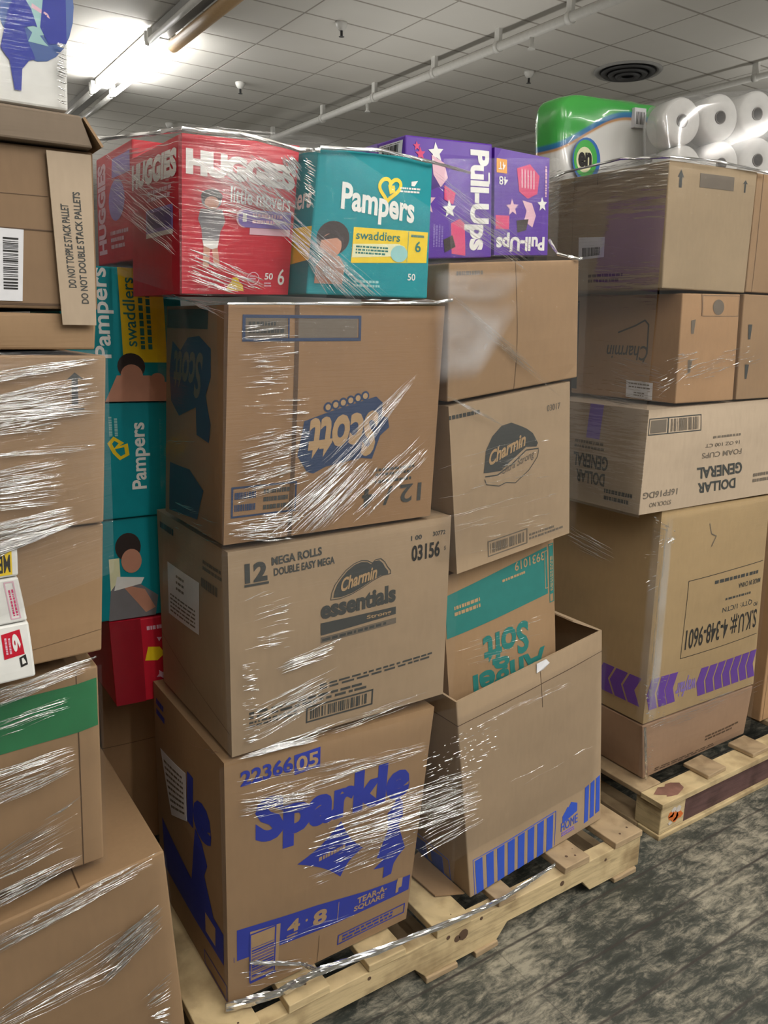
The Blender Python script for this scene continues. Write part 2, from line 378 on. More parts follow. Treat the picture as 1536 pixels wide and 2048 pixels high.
def floor_mat():
    m, nt, b = nodes('worn_floor_tiles')
    geo = N(nt, 'ShaderNodeNewGeometry')
    def nz(scale, vec, detail=5, rough=.6, dist=0):
        mp = N(nt, 'ShaderNodeMapping'); mp.inputs['Scale'].default_value = vec; nt.links.new(geo.outputs['Position'], mp.inputs[0])
        t = N(nt, 'ShaderNodeTexNoise'); t.inputs['Scale'].default_value = scale; t.inputs['Detail'].default_value = detail; t.inputs['Roughness'].default_value = rough
        t.inputs['Distortion'].default_value = dist
        nt.links.new(mp.outputs[0], t.inputs['Vector']); return t.outputs['Fac']
    wear = nz(21, (.6, 1.3, 1), 10, .78, .5); big = nz(1.9, (1, 1, 1), 3); fine = nz(48, (.35, 1.5, 1), 5, .72)
    s1 = N(nt, 'ShaderNodeMath', operation='MULTIPLY_ADD'); s1.inputs[1].default_value = .55; nt.links.new(big, s1.inputs[0]); nt.links.new(wear, s1.inputs[2])
    s2 = N(nt, 'ShaderNodeMath', operation='MULTIPLY_ADD'); s2.inputs[1].default_value = .38; nt.links.new(fine, s2.inputs[0]); nt.links.new(s1.outputs[0], s2.inputs[2])
    col = ramp(nt, s2.outputs[0], [(.80, (.040, .047, .041, 1)), (.93, (.066, .072, .062, 1)), (1.0, (.155, .145, .120, 1)), (1.14, (.27, .245, .205, 1))])
    # ramp positions clamp at 1: compress first
    sc_ = N(nt, 'ShaderNodeMapRange'); sc_.inputs[1].default_value = .62; sc_.inputs[2].default_value = 1.28; nt.links.new(s2.outputs[0], sc_.inputs[0])
    r = N(nt, 'ShaderNodeValToRGB'); e = r.color_ramp.elements
    e[0].position, e[0].color = .30, (.026, .030, .025, 1); e[1].position, e[1].color = .80, (.29, .265, .20, 1)
    x = e.new(.47); x.color = (.045, .049, .040, 1); x = e.new(.60); x.color = (.125, .118, .092, 1)
    nt.links.new(sc_.outputs[0], r.inputs[0])
    sp = N(nt, 'ShaderNodeSeparateXYZ'); nt.links.new(geo.outputs['Position'], sp.inputs[0])
    def groove(sock, off, step, half):
        a = N(nt, 'ShaderNodeMath', operation='SUBTRACT'); a.inputs[1].default_value = off; nt.links.new(sock, a.inputs[0])
        d = N(nt, 'ShaderNodeMath', operation='PINGPONG'); d.inputs[1].default_value = step/2; nt.links.new(a.outputs[0], d.inputs[0])
        l = N(nt, 'ShaderNodeMapRange'); l.inputs[1].default_value = half*.3; l.inputs[2].default_value = half; l.inputs[3].default_value = 1; l.inputs[4].default_value = 0
        nt.links.new(d.outputs[0], l.inputs[0]); return l.outputs[0]
    gx = groove(sp.outputs['X'], 1.03, .305, .0025); gy = groove(sp.outputs['Y'], -.09, .1525, .0055)
    hx = N(nt, 'ShaderNodeMath', operation='MULTIPLY'); hx.inputs[1].default_value = .55; nt.links.new(gx, hx.inputs[0])
    mx = N(nt, 'ShaderNodeMath', operation='MAXIMUM'); nt.links.new(hx.outputs[0], mx.inputs[0]); nt.links.new(gy, mx.inputs[1])
    gn = N(nt, 'ShaderNodeMath', operation='MULTIPLY'); nt.links.new(mx.outputs[0], gn.inputs[0]); nt.links.new(nz(5, (1, 1, 1), 3), gn.inputs[1])
    g2 = N(nt, 'ShaderNodeMath', operation='MULTIPLY'); g2.inputs[1].default_value = 1.6; g2.use_clamp = True; nt.links.new(gn.outputs[0], g2.inputs[0])
    mix = N(nt, 'ShaderNodeMix', data_type='RGBA'); nt.links.new(g2.outputs[0], mix.inputs[0]); nt.links.new(r.outputs[0], mix.inputs[6]); mix.inputs[7].default_value = (.035, .030, .026, 1)
    nt.links.new(mix.outputs[2], b.inputs['Base Color'])
    nt.links.new(ramp(nt, s1.outputs[0], [(.5, (.45, .45, .45, 1)), (.9, (.7, .7, .7, 1))]), b.inputs['Roughness'])
    bp = N(nt, 'ShaderNodeBump'); bp.inputs['Strength'].default_value = .35; bp.inputs['Distance'].default_value = .002
    nt.links.new(s2.outputs[0], bp.inputs['Height']); nt.links.new(bp.outputs[0], b.inputs['Normal'])
    return m
X0, X1, Y0, Y1 = -6.0, 5.9, -7.5, 13.0
WALLM = plain('painted_wall', (.42, .415, .40, 1), .8)
def slab(name, a, b, mat):
    bm = bmesh.new(); add_box(bm, a, b); o = link(name, bm, mat); o['kind'] = 'structure'; return o
slab('floor', (X0, Y0, -.1), (X1, Y1, 0), floor_mat())
slab('ceiling', (X0, Y0, CEIL), (X1, Y1, CEIL+.1), ceiling_mat())
slab('wall_left', (X0-.1, Y0, 0), (X0, Y1, CEIL), WALLM); slab('wall_right', (X1, Y0, 0), (X1+.1, Y1, CEIL), WALLM)
slab('wall_back', (X0, Y1, 0), (X1, Y1+.1, CEIL), WALLM); slab('wall_front', (X0, Y0-.1, 0), (X1, Y0, CEIL), WALLM)
# ---------------------------------------------------------------- ceiling fixtures
ENAMEL = plain('white_enamel', (.66, .65, .61, 1), .4); DARKM = plain('dark_metal', (.05, .05, .05, 1), .5); PIPEM = plain('white_pipe', (.62, .61, .57, 1), .45)
TANM = plain('yellowed_diffuser', (.50, .33, .17, 1), .5); CHAN = plain('channel_metal', (.34, .335, .32, 1), .5)
def emit(name, c, s):
    m = bpy.data.materials.new(name); m.use_nodes = True; nt = m.node_tree; nt.nodes.clear()
    e = N(nt, 'ShaderNodeEmission'); e.inputs[0].default_value = c; e.inputs[1].default_value = s
    o = N(nt, 'ShaderNodeOutputMaterial'); nt.links.new(e.outputs[0], o.inputs[0]); return m
LAMP = emit('lit_tube', (1, .985, .95, 1), 60)
def batten(y0, y1, lit, label, tan=False, x=1.31):
    t = tag(empty('light_fixture', (x, (y0+y1)/2, CEIL)), label, 'ceiling light', 'ceiling light row')
    L = (y1-y0)/2
    bm = bmesh.new(); add_box(bm, (-.055, -L, -.062), (.055, L, -.012)); bevel(link('channel', bm, CHAN, t), .006)
    for yy in (-L*.8, L*.8):
        bm = bmesh.new(); add_box(bm, (-.03, yy-.02, -.013), (.03, yy+.02, .0)); link('mounting_bracket', bm, DARKM, t)
    for sx in (-1, 1):
        for yy in (-L+.02, L-.02):
            bm = bmesh.new(); add_box(bm, (sx*.075-.014, yy-.012, -.112), (sx*.075+.014, yy+.012, -.03)); bevel(link('lamp_holder', bm, ENAMEL, t), .004)
        bm = bmesh.new(); add_tube(bm, [(sx*.075, -L+.03, -.10), (sx*.075, L-.03, -.10)], .019, 14)
        link('tube', bm, LAMP if lit else ENAMEL, t)
    if tan:
        bm = bmesh.new(); n = 10
        pr = [bm.verts.new((.075+.045*math.cos(PI*k/n), s_, -.09-.045*math.sin(PI*k/n))) for s_ in (-L, L) for k in range(n+1)]
        for k in range(n): bm.faces.new((pr[k], pr[k+1], pr[n+2+k], pr[n+1+k]))
        o = link('diffuser', bm, TANM, t, True); md = o.modifiers.new('t', 'SOLIDIFY'); md.thickness = .004; o['label'] = 'yellowed plastic lamp cover'
    return t
batten(3.97, 5.30, True, 'lit fluorescent batten fixture on the ceiling, glaring white')
batten(2.62, 3.95, False, 'unlit batten fixture with a yellowed cover, next to the glaring lit one', True)
batten(5.32, 6.65, False, 'unlit grey batten fixture beyond the glaring lit one')
ld = area(1.33, 4.63, .14, 1.2, 22, (1, .99, .96), CEIL-.135)
# sprinkler pipe with hangers
def pipe(name, x, y0, y1, z, r, hang, label, drops=()):
    t = tag(empty(name, (x, y0, z)), label, 'pipe')
    bm = bmesh.new(); add_tube(bm, [(0, 0, 0), (0, (y1-y0)/2, 0), (0, y1-y0, 0)], r, 14); link('tube', bm, PIPEM, t)
    for yy in hang:
        bm = bmesh.new(); add_box(bm, (-.014, yy-y0-.02, -.004), (.014, yy-y0+.02, CEIL-z)); add_tube(bm, [(0, yy-y0-.016, 0), (0, yy-y0+.016, 0)], r*1.3, 14)
        link('hanger', bm, PIPEM, t)
    for yy in drops:
        bm = bmesh.new(); add_tube(bm, [(0, yy-y0, -r*.6), (0, yy-y0, -.07), (0, yy-y0, -.085)], [.014, .011, .024], 10); link('sprinkler_nozzle', bm, PIPEM, t)
    return t
pipe('sprinkler_pipe', 3.02, .6, 11.5, 3.30, .026, [1.55, 2.15, 2.75, 3.4, 4.15, 4.95, 5.9, 7.0, 8.4], 'thick white sprinkler pipe on hangers, running below the ceiling', (2.45, 4.25, 6.1))
pipe('wall_pipe', 4.86, .6, 11.5, 3.31, .020, [2.2, 4.2, 6.2, 8.6], 'thin pipe by the ceiling above the green wrapped pack', (2.9, 5.0))
def sprinkler(x, y, label):
    t = tag(empty('fire_sprinkler', (x, y, CEIL)), label, 'sprinkler')
    bm = bmesh.new(); add_tube(bm, [(0, 0, 0), (0, 0, -.012), (0, 0, -.03), (0, 0, -.045)], [.036, .036, .028, .014], 16); link('cup', bm, ENAMEL, t)
    bm = bmesh.new(); add_tube(bm, [(0, 0, -.043), (0, 0, -.075), (0, 0, -.078)], [.008, .008, .018], 10); link('nozzle', bm, DARKM, t)
sprinkler(2.185, 3.227, 'white sprinkler head in the ceiling nearest the top edge of the photo')
sprinkler(2.196, 4.76, 'white sprinkler head in the ceiling right of the lit fixture')
sprinkler(2.19, 6.35, 'small far sprinkler head in the ceiling above the red box')
sprinkler(3.75, 3.25, 'dark sprinkler head in the ceiling beside the round vent')
t = tag(empty('ceiling_vent', (4.30, 2.83, CEIL)), 'dark round ceiling vent with concentric rings above the green pack', 'vent')
for k, (r, z) in enumerate(((.235, -.012), (.185, -.024), (.135, -.036), (.085, -.046))):
    bm = bmesh.new(); n = 32
    a = [[bm.verts.new((rr*math.cos(2*PI*i/n), rr*math.sin(2*PI*i/n), zz)) for i in range(n)] for rr, zz in ((r, z+.014), (r-.012, z), (r-.042, z+.012))]
    for q in range(2):
        for i in range(n): bm.faces.new((a[q][i], a[q][(i+1) % n], a[q+1][(i+1) % n], a[q+1][i]))
    o = link('ring', bm, DARKM if k else CHAN, t, True); o.modifiers.new('t', 'SOLIDIFY').thickness = .003
bm = bmesh.new(); add_tube(bm, [(0, 0, -.004), (0, 0, .0)], .23, 32); link('throat', bm, plain('vent_throat', (.012, .012, .012, 1), .8), t)
# ---------------------------------------------------------------- pallets
def wood(name, c):
    m, nt, b = nodes(name)
    tc = N(nt, 'ShaderNodeTexCoord'); mp = N(nt, 'ShaderNodeMapping'); mp.inputs['Scale'].default_value = (3, 3, 30)
    nt.links.new(tc.outputs['Object'], mp.inputs[0])
    t = N(nt, 'ShaderNodeTexNoise'); t.inputs['Scale'].default_value = 3; t.inputs['Detail'].default_value = 6; t.inputs['Distortion'].default_value = .8; nt.links.new(mp.outputs[0], t.inputs['Vector'])
    dirt = noise_tex(nt, 7, 5)
    mx = N(nt, 'ShaderNodeMix', data_type='RGBA'); mx.blend_type = 'MULTIPLY'; mx.inputs[0].default_value = .8
    nt.links.new(ramp(nt, t.outputs['Fac'], [(.3, sc(c, .72)), (.5, c), (.75, sc(c, 1.15))]), mx.inputs[6])
    nt.links.new(ramp(nt, dirt, [(.34, (.42, .36, .30, 1)), (.52, (1, 1, 1, 1))]), mx.inputs[7])
    nt.links.new(mx.outputs[2], b.inputs['Base Color']); b.inputs['Roughness'].default_value = .8
    bp = N(nt, 'ShaderNodeBump'); bp.inputs['Strength'].default_value = .25; bp.inputs['Distance'].default_value = .003; nt.links.new(t.outputs['Fac'], bp.inputs['Height']); nt.links.new(bp.outputs[0], b.inputs['Normal'])
    return m
WOOD = wood('pale_pallet_wood', (.52, .40, .22, 1)); WOODD = wood('grey_pallet_wood', (.36, .26, .15, 1)); WOODR = wood('stained_pallet_wood', (.22, .105, .075, 1)); MAROON = wood('maroon_board', (.10, .05, .045, 1))
KNOT = plain('knot_dark', (.09, .05, .028, 1), .8); PAINT = plain('orange_paint', (.62, .15, .03, 1), .5); PAINTW = plain('white_paint_smear', (.55, .50, .45, 1), .6)
def board(parent, name, a, b, mat, rz=0, label=None, knots=()):
    c = [(a[i]+b[i])/2 for i in range(3)]
    bm = bmesh.new(); h = [(b[i]-a[i])/2 for i in range(3)]
    add_box(bm, [-x for x in h], h, 0, .0015)
    for (fx, fy, fz, ax, r) in knots:   # nail heads, burn marks and knots: thin discs sunk in the surface
        p = Vector((fx*h[0], fy*h[1], fz*h[2])); d = Vector([(1 if i == ax else 0)*(1 if (fx, fy, fz)[ax] > 0 else -1) for i in range(3)])
        add_tube(bm, [p-d*.004, p+d*.0006], r, 9, 1)
    o = link(name, bm, [mat, KNOT], parent); o.location = c; o.rotation_euler.z = rz
    bevel(o, .003, 2)
    if label: o['label'] = label
    return o
def stringer(parent, x0, x1, y0, y1, z0, z1, notches, mat, knots=False):
    """a side runner along X, cut away below at the fork openings."""
    pts = [(x0, z0)]
    for a, b, zt in notches: pts += [(a, z0), (a+.035, zt), (b-.035, zt), (b, z0)]
    pts += [(x1, z0), (x1, z1), (x0, z1)]
    bm = bmesh.new(); cx, cy = (x0+x1)/2, (y0+y1)/2
    f = [bm.verts.new((x-cx, y0-cy, z)) for x, z in pts]; k = [bm.verts.new((x-cx, y1-cy, z)) for x, z in pts]
    n = len(pts); bm.faces.new(f); bm.faces.new(k[::-1])
    for i in range(n): bm.faces.new((f[i], k[i], k[(i+1) % n], f[(i+1) % n]))
    bmesh.ops.recalc_face_normals(bm, faces=bm.faces)
    bmesh.ops.triangulate(bm, faces=[x for x in bm.faces if len(x.verts) > 4])
    if knots:
        for x, z, r in ((.62, .088, .017), (.60, .085, .011), (.68, .11, .006), (.57, .102, .007), (.33, .10, .006), (.98, .09, .009), (1.16, .095, .006)):
            add_tube(bm, [Vector((x-cx, y0-cy+.003, z)), Vector((x-cx, y0-cy-.0008, z))], r, 9, 1)
    o = link('stringer', bm, [mat, KNOT], parent); o.location = (cx, cy, 0); bevel(o, .004, 2); return o
def pallet_root(x, y, label, rz=0):
    t = empty('wooden_pallet', (x, y, 0), rz); tag(t, label, 'pallet', 'wooden pallets'); return t
# middle pallet (x -.08 .. 1.32)
mp_ = pallet_root(0, 0, 'pale stringer pallet under the middle wrapped stack with the blue printed boxes')
for yy in (-.068, .42, .90): stringer(mp_, -.08, 1.315, yy, yy+.042, .018, .118, [(.14, .50, .056), (.74, 1.10, .058)], WOOD, yy < 0)
for a, b, k in ((-.08, .046, ((.3, -.96, 1, 2, .004),)), (.116, .222, ((.1, -.93, 1, 2, .005), (.5, -.95, 1, 2, .004), (-.4, -.9, 1, 2, .006))), (.326, .432, ((.4, -.95, 1, 2, .004), (-.3, -.94, 1, 2, .008))),
                (.530, .640, ((.2, -.94, 1, 2, .004),)), (.735, .80, ()), (.985, 1.085, ((.3, -.95, 1, 2, .006), (-.2, -.93, 1, 2, .007), (.6, -.9, 1, 2, .004))), (1.195, 1.318, ((.5, -.93, 1, 2, .004), (-.2, -.95, 1, 2, .004)))):
    board(mp_, 'deck_board', (a, -.072, .119), (b, .95, .140), WOOD if a < .7 else WOODD, random.uniform(-.004, .004), knots=k)
for a, b in ((-.07, .02), (.50, .60), (.66, .74), (1.20, 1.30)): board(mp_, 'bottom_board', (a, -.075, .0), (b, .95, .0175), WOODD)
# left pallet, mostly below the frame
lp_ = pallet_root(0, 0, 'wooden pallet beneath the left wrapped stack of plain boxes')
for yy in (.0, .36, .72): stringer(lp_, -1.20, -.10, yy, yy+.04, .018, .118, [(-1.0, -.75, .058), (-.55, -.3, .058)], WOODD)
for i in range(7): board(lp_, 'deck_board', (-1.20+.166*i, -.01, .119), (-1.20+.166*i+.10, .80, .140), WOODD)
for i in range(3): board(lp_, 'bottom_board', (-1.20+.5*i, -.01, 0), (-1.20+.5*i+.1, .80, .0175), WOODD)
# right pallet: block pallet with a lead board along the front
rp_ = pallet_root(0, 0, 'battered block pallet with orange paint on its corner, under the right stack')
board(rp_, 'lead_board', (1.477, -.022, .119), (2.90, .066, .140), WOOD, knots=((-.9, .2, 1, 2, .004), (-.86, -.5, 1, 2, .005)))
bm = bmesh.new(); n_ = 16; f_ = bm.faces.new([bm.verts.new((.065*random.uniform(.55, 1.15)*math.cos(2*PI*k/n_), .036*random.uniform(.6, 1.1)*math.sin(2*PI*k/n_), .0006)) for k in range(n_)]); o = link('stain_patch', bm, WOODR, rp_); o.location = (1.57, .022, .1402); o.modifiers.new('t', 'SOLIDIFY').thickness = .0005; o['label'] = 'dark red stain on the board'
for a in (1.73, 1.99): 
    o = board(rp_, 'deck_board', (a, -.008, .1405), (a+.105, .092, .156), WOODD, .02, 'broken deck board end'); o.rotation_euler.x = .0
for a in (2.3, 2.6): board(rp_, 'deck_board', (a, .07, .119), (a+.10, .95, .140), WOODD)
board(rp_, 'deck_board', (1.480, .07, .119), (1.585, .95, .140), WOODD)
for yy in (.45, .88): board(rp_, 'lead_board', (1.59, yy, .119), (2.29, yy+.09, .140), WOOD)
for bx, by in ((1.49, -.01), (1.49, .43), (2.30, .43), (1.49, .86), (2.30, .86)):
    o = board(rp_, 'block', (bx, by, .018), (bx+.125, by+.10, .1185), WOODR if by > 0 else WOOD)
    if by < 0 and bx < 1.6:
        bm = bmesh.new(); random.seed(3)
        for (u, v, r, mi) in ((.07, .065, .026, 0), (.096, .060, .021, 0), (.054, .074, .016, 0), (.078, .05, .012, 0), (.09, .085, .016, 1), (.065, .09, .014, 1), (.05, .045, .010, 1)):
            n = 11; vs = [bm.verts.new((u-.0625+r*random.uniform(.6, 1.2)*math.cos(2*PI*k/n), -.0512-mi*.0003, v-.068+r*.7*random.uniform(.6, 1.2)*math.sin(2*PI*k/n))) for k in range(n)]
            f = bm.faces.new(vs); f.material_index = mi
        s_ = link('paint_patch', bm, [PAINT, PAINTW], o); s_['label'] = 'orange spray paint'; s_.modifiers.new('t', 'SOLIDIFY').thickness = .0008
board(rp_, 'bottom_board', (1.485, -.014, 0), (2.90, .075, .0175), WOOD)
board(rp_, 'bottom_board', (1.485, .076, 0), (1.585, .95, .0175), WOODD)
board(rp_, 'inner_board', (1.618, -.004, .018), (2.90, .014, .1185), MAROON, label='maroon painted board closing the fork opening')
GM, GL, GR = 'boxes on the middle pallet', 'boxes on the left pallet', 'boxes on the right pallet'
# ================================================================ middle pallet
b = Carton('sparkle', K, .010)
b.text('F', '22366', .065, .892, .292, .952, BLUE, bold=.03, sl=.03)
b.rect('F', .298, .880, .418, .958, BLUE, sl=.05); b.text('F', '05', .306, .890, .408, .948, OUTL, bold=.02, sl=.04, off=.0014)
b.text('F', 'Sparkle', .126, .595, .905, .825, BLUE, bold=.055, sl=-.02)
def curve4(p, k=.3):   # four-pointed sheet with hollow edges
    out = []; cx = sum(q[0] for q in p)/4; cy = sum(q[1] for q in p)/4
    for i in range(4):
        a, c = p[i], p[(i+1) % 4]
        for j in range(6):
            t = j/6; x, y = a[0]+(c[0]-a[0])*t, a[1]+(c[1]-a[1])*t; w = k*4*t*(1-t)*.5
            out.append((x+(cx-x)*w, y+(cy-y)*w))
    return out
b.poly('F', curve4([(.323, .504), (.553, .371), (.667, .462), (.536, .622)]), BLUE)
b.greek('F', .43, .475, .60, .505, 1, OUTL, off=.0014, sl=.1)
b.poly('F', [(.843, .645), (.878, .600), (.888, .538), (.866, .50), (.926, .375), (.885, .345), (.864, .322), (.856, .275), (.806, .272), (.806, .325), (.742, .335), (.800, .365), (.755, .384), (.806, .50), (.792, .575), (.820, .60)], BLUE)
b.rect('F', .028, .178, .030, .20, BLUE)
b.poly('F', [(.043, .180), (.20, .172), (.56, .153), (.988, .150), (.986, .222), (.70, .246), (.43, .283), (.20, .302), (.043, .312)], BLUE)
b.poly('F', [(.098, .058), (.246, .060), (.250, .272), (.104, .285)], OUTL, .0014); b.frame('F', .104, .064, .226, .272, BLUE, .0035, .002)
b.bars('F', .112, .078, .220, .215, BLUE, 15, .002, True)
b.poly('F', [(.104, .055), (.236, .055), (.236, .064), (.104, .064)], BLUE, .002)
b.text('F', '4', .285, .207, .350, .262, OUTL, bold=.04, off=.0015); b.ell('F', .385, .234, .006, .006, OUTL, .0015)
b.text('F', '8', .420, .186, .495, .254, OUTL, bold=.04, off=.0015); b.greek('F', .285, .178, .345, .202, 2, OUTL, .0015); b.rect('F', .556, .165, .559, .252, OUTL, .0015)
b.text('F', 'TEAR-A-', .665, .200, .840, .230, OUTL, bold=.03, off=.0015); b.text('F', 'SQUARE', .650, .166, .830, .194, OUTL, bold=.03, off=.0015)
b.poly('F', [(.90, .165), (.917, .165), (.917, .185), (.936, .185), (.936, .228), (.905, .238), (.90, .21)], OUTL, .0015)
b.frame('F', .575, .042, .975, .085, BLUE, .003); b.greek('F', .60, .047, .96, .080, 2, BLUE)
b.rect('F', .462, .002, .464, .13, DBROWN)
b.text('L', 'le', .555, .585, .850, .800, BLUE, bold=.05)
b.poly('L', [(.66, .60), (.74, .57), (.80, .50), (.76, .44), (.83, .33), (.88, .245), (.72, .26), (.62, .18), (.60, .24), (.55, .26), (.61, .42)], BLUE)
b.poly('L', [(.10, .16), (.955, .150), (.960, .285), (.10, .40)], BLUE); b.poly('L', [(.74, .185), (.86, .180), (.87, .265), (.75, .275)], OUTL, .0014)
b.frame('L', .70, .012, .985, .075, BLUE, .003)
b.greek('L', .05, .86, .22, .95, 2, BLUE)
o = b.done('cardboard_box', 'paper towel carton with big blue lettering, bottom left of the middle pallet', 'box', GM)
sticker(b, 'L', [(.30, .50), (.553, .583), (.535, .783), (.12, .735)], 'label', 'white paper label, half peeled', lines=[(.1, .1, .9, .9, 8)])

b = Carton('charmin', KL, .008)
b.text('F', '12', .062, .842, .150, .935, SLATE, bold=.05); b.rect('F', .060, .825, .155, .836, SLATE)
b.text('F', 'MEGA ROLLS', .168, .905, .377, .945, SLATE, bold=.03, sl=.05); b.text('F', 'DOUBLE EASY MEGA', .176, .855, .432, .892, SLATE, bold=.03, sl=.03)
def cloud(s, f, u0, v0, u1, v1, mat, txt, tail=True, rot=0):
    shp = [(.0, .02), (.02, .22), (.07, .42), (.15, .60), (.25, .78), (.38, .92), (.50, .97), (.61, .93), (.68, .84), (.74, .92), (.83, .92), (.90, .80), (.94, .66), (1.0, .52), (1.0, .42), (.86, .42), (.70, .33), (.52, .18), (.34, .06), (.15, .0)]
    def T(p, k=1.0, dx=0, dy=0):
        x, y = .5+(p[0]-.5)*k+dx, .5+(p[1]-.5)*k+dy
        if rot: x, y = 1-x, 1-y
        return (u0+x*(u1-u0), v0+y*(v1-v0))
    s.stroke(f, [T(p, 1.10) for p in shp]+[T(shp[0], 1.10)], .0016, mat)
    s.poly(f, [T(p) for p in shp], mat)
    a, c = T((.13, .16)), T((.80, .80))
    vs, fs = glyphs(txt, .03, .25); out = []
    for x, y in vs:
        X, Y = .13+x*.66, .14+y*.42+x*.32-.10*x*x; out.append(T((X, Y)))
    s.put(f, (out, fs), OUTL, .0015)
cloud(b, 'F', .425, .690, .680, .850, SLATE, 'Charmin')
b.text('F', 'essentials', .368, .595, .722, .690, SLATE, bold=.045, sl=.02)
b.poly('F', [(.369, .515), (.724, .535), (.724, .575), (.369, .578)], SLATE); b.text('F', 'Strong', .58, .538, .70, .564, OUTL, off=.0015, bold=.02)
b.rect('F', .369, .475, .726, .505, GREY, sl=.03); b.greek('F', .375, .478, .72, .502, 1, SLATE, .0014, .03)
b.text('F', '03156', .797, .795, .945, .880, BLACK, bold=.03); b.text('F', '1 00', .793, .905, .848, .930, SLATE, bold=.03); b.text('F', '30772', .905, .908, .972, .932, SLATE, bold=.02); b.text('F', '5', .968, .822, .978, .845, GREY)
b.greek('F', .37, .225, .94, .262, 2, SLATE, sl=.02, fill=.95)
b.greek('F', .07, .165, .60, .212, 2, SLATE, fill=.95)
b.frame('F', .315, .070, .620, .150, SLATE, .004); b.bars('F', .33, .082, .60, .138, SLATE, 24)
b.greek('F', .07, .125, .31, .16, 2, SLATE)
b.greek('L', .70, .84, .95, .90, 2, GREY); b.greek('L', .68, .74, .93, .82, 1, GREY); b.greek('L', .05, .90, .35, .96, 1, SLATE)
b.rect('L', .02, .30, .98, .303, DBROWN, sl=-.2)
b.done('cardboard_box', 'pale toilet paper carton numbered 03156, between the two brown cartons', 'box', GM)
sticker(b, 'L', [(.175, .466), (.650, .50), (.660, .768), (.172, .752)], 'label', 'white shipping label', lines=[(.08, .06, .9, .45, 5), (.3, .55, .55, .9, 3)])

b = Carton('scott', KD, .008)
b.frame('F', .062, .860, .567, .955, NAVY, .006, sl=-.01); b.rect('F', .068, .866, .24, .948, GREY, .0007); b.rect('F', .288, .864, .555, .944, GREY, .0007)
b.rect('F', .243, .862, .250, .95, NAVY); b.greek('F', .08, .88, .23, .94, 2, SLATE, .0014)
b.rect('F', .273, .0, .292, 1.0, DBROWN, .0006)
b.poly('F', [(.345, .285), (.375, .275), (.43, .30), (.60, .325), (.655, .315), (.690, .42), (.735, .455), (.725, .50), (.692, .51), (.695, .57), (.66, .60), (.60, .585), (.52, .565), (.44, .545), (.39, .53), (.325, .51), (.355, .46), (.30, .36)], NAVY)
b.text('F', 'Scott', .345, .315, .675, .520, OUTL, 180, .035, .15, off=.0015, sl=.06)
for k in range(6): b.ell('F', .43+.035*k, .565+.008*k, .020, .022, NAVY, .0007); b.ell('F', .43+.035*k, .565+.008*k, .012, .013, OUTL, .0013)
b.frame('F', .030, .118, .300, .245, NAVY, .004); b.greek('F', .04, .13, .14, .235, 2, NAVY); b.greek('F', .16, .13, .29, .235, 3, SLATE)
b.greek('F', .68, .225, .93, .27, 2, SLATE); b.text('F', '12 / 4', .62, .085, .935, .175, SLATE, 180, .02); b.greek('F', .68, .19, .92, .215, 1, SLATE)
b.poly('L', [(.14, .84), (.30, .80), (.42, .86), (.60, .87), (.78, .82), (.80, .70), (.74, .62), (.82, .50), (.80, .42), (.62, .44), (.60, .56), (.30, .50), (.12, .56), (.08, .70)], NAVY)
b.text('L', 'Scott', .18, .60, .68, .80, GREY, 180, .03, .15, off=.0014)
b.rect('L', .02, .90, .72, .985, SLATE); b.poly('L', [(.08, .02), (.60, .05), (.72, .20), (.50, .27), (.10, .26)], NAVY)
b.done('cardboard_box', 'deep brown carton with an upside-down navy logo, directly under the red and teal boxes', 'box', GM)

def diaper_kid(b, f, u, v, k, w):
    """blurred child photo print: hair, face, shoulders."""
    b.poly(f, [(u-.85*w, v-2.6*k), (u+.75*w, v-2.6*k), (u+.80*w, v-1.5*k), (u+.45*w, v-.95*k), (u-.45*w, v-.95*k), (u-.85*w, v-1.6*k)], SKIN)
    b.ell(f, u, v+.10*k, w*.95, k, HAIR, .0013); b.ell(f, u-.1*w, v-.35*k, w*.62, k*.72, SKIN, .0018); b.poly(f, [(u-.75*w, v), (u, v+.5*k), (u+.8*w, v+.2*k), (u+.7*w, v-.2*k), (u+.2*w, v+.12*k), (u-.6*w, v-.05*k)], HAIR, .0021)
b = Carton('huggies', RED, .006)
b.text('F', 'HUGGIES', .03, .755, .985, .915, WHITE, bold=.07, sl=-.06, spacing=.95)
b.text('F', 'little movers', .40, .595, .955, .700, WHITE, bold=.015, sl=-.06)
b.ell('F', .24, .60, .085, .055, CHILDGREY); b.ell('F', .24, .625, .09, .045, HAIR, .0012); b.ell('F', .24, .585, .06, .04, SKIN, .0016)
b.poly('F', [(.15, .545), (.33, .545), (.36, .47), (.32, .40), (.31, .34), (.17, .34), (.16, .42), (.13, .48)], CHILDGREY); b.poly('F', [(.17, .345), (.31, .345), (.30, .30), (.25, .29), (.18, .31)], WHITE, .0013); b.poly('F', [(.18, .31), (.24, .31), (.23, .17), (.18, .17)], SKIN); b.poly('F', [(.25, .30), (.30, .31), (.33, .18), (.28, .17)], SKIN)
b.ell('F', .53, .50, .075, .062, ROSE); b.rect('F', .53, .44, .97, .555, LILAC, .0012); b.ell('F', .53, .498, .06, .052, LILAC, .0016); b.text('F', '1', .51, .475, .545, .53, WHITE, off=.002); b.rect('F', .58, .395, .97, .438, ROSE, .0012); b.greek('F', .60, .46, .94, .54, 2, ROSE, .0017)
b.poly('F', [(.40, .025), (.56, .02), (.55, .06), (.52, .075), (.50, .11), (.45, .11), (.44, .075), (.41, .06)], YEL)
b.stroke('F', [(.645+.055*math.cos(k*PI/10), .105+.042*math.sin(k*PI/10)) for k in range(21)], .0014, ROSE); b.greek('F', .61, .08, .68, .13, 3, ROSE)
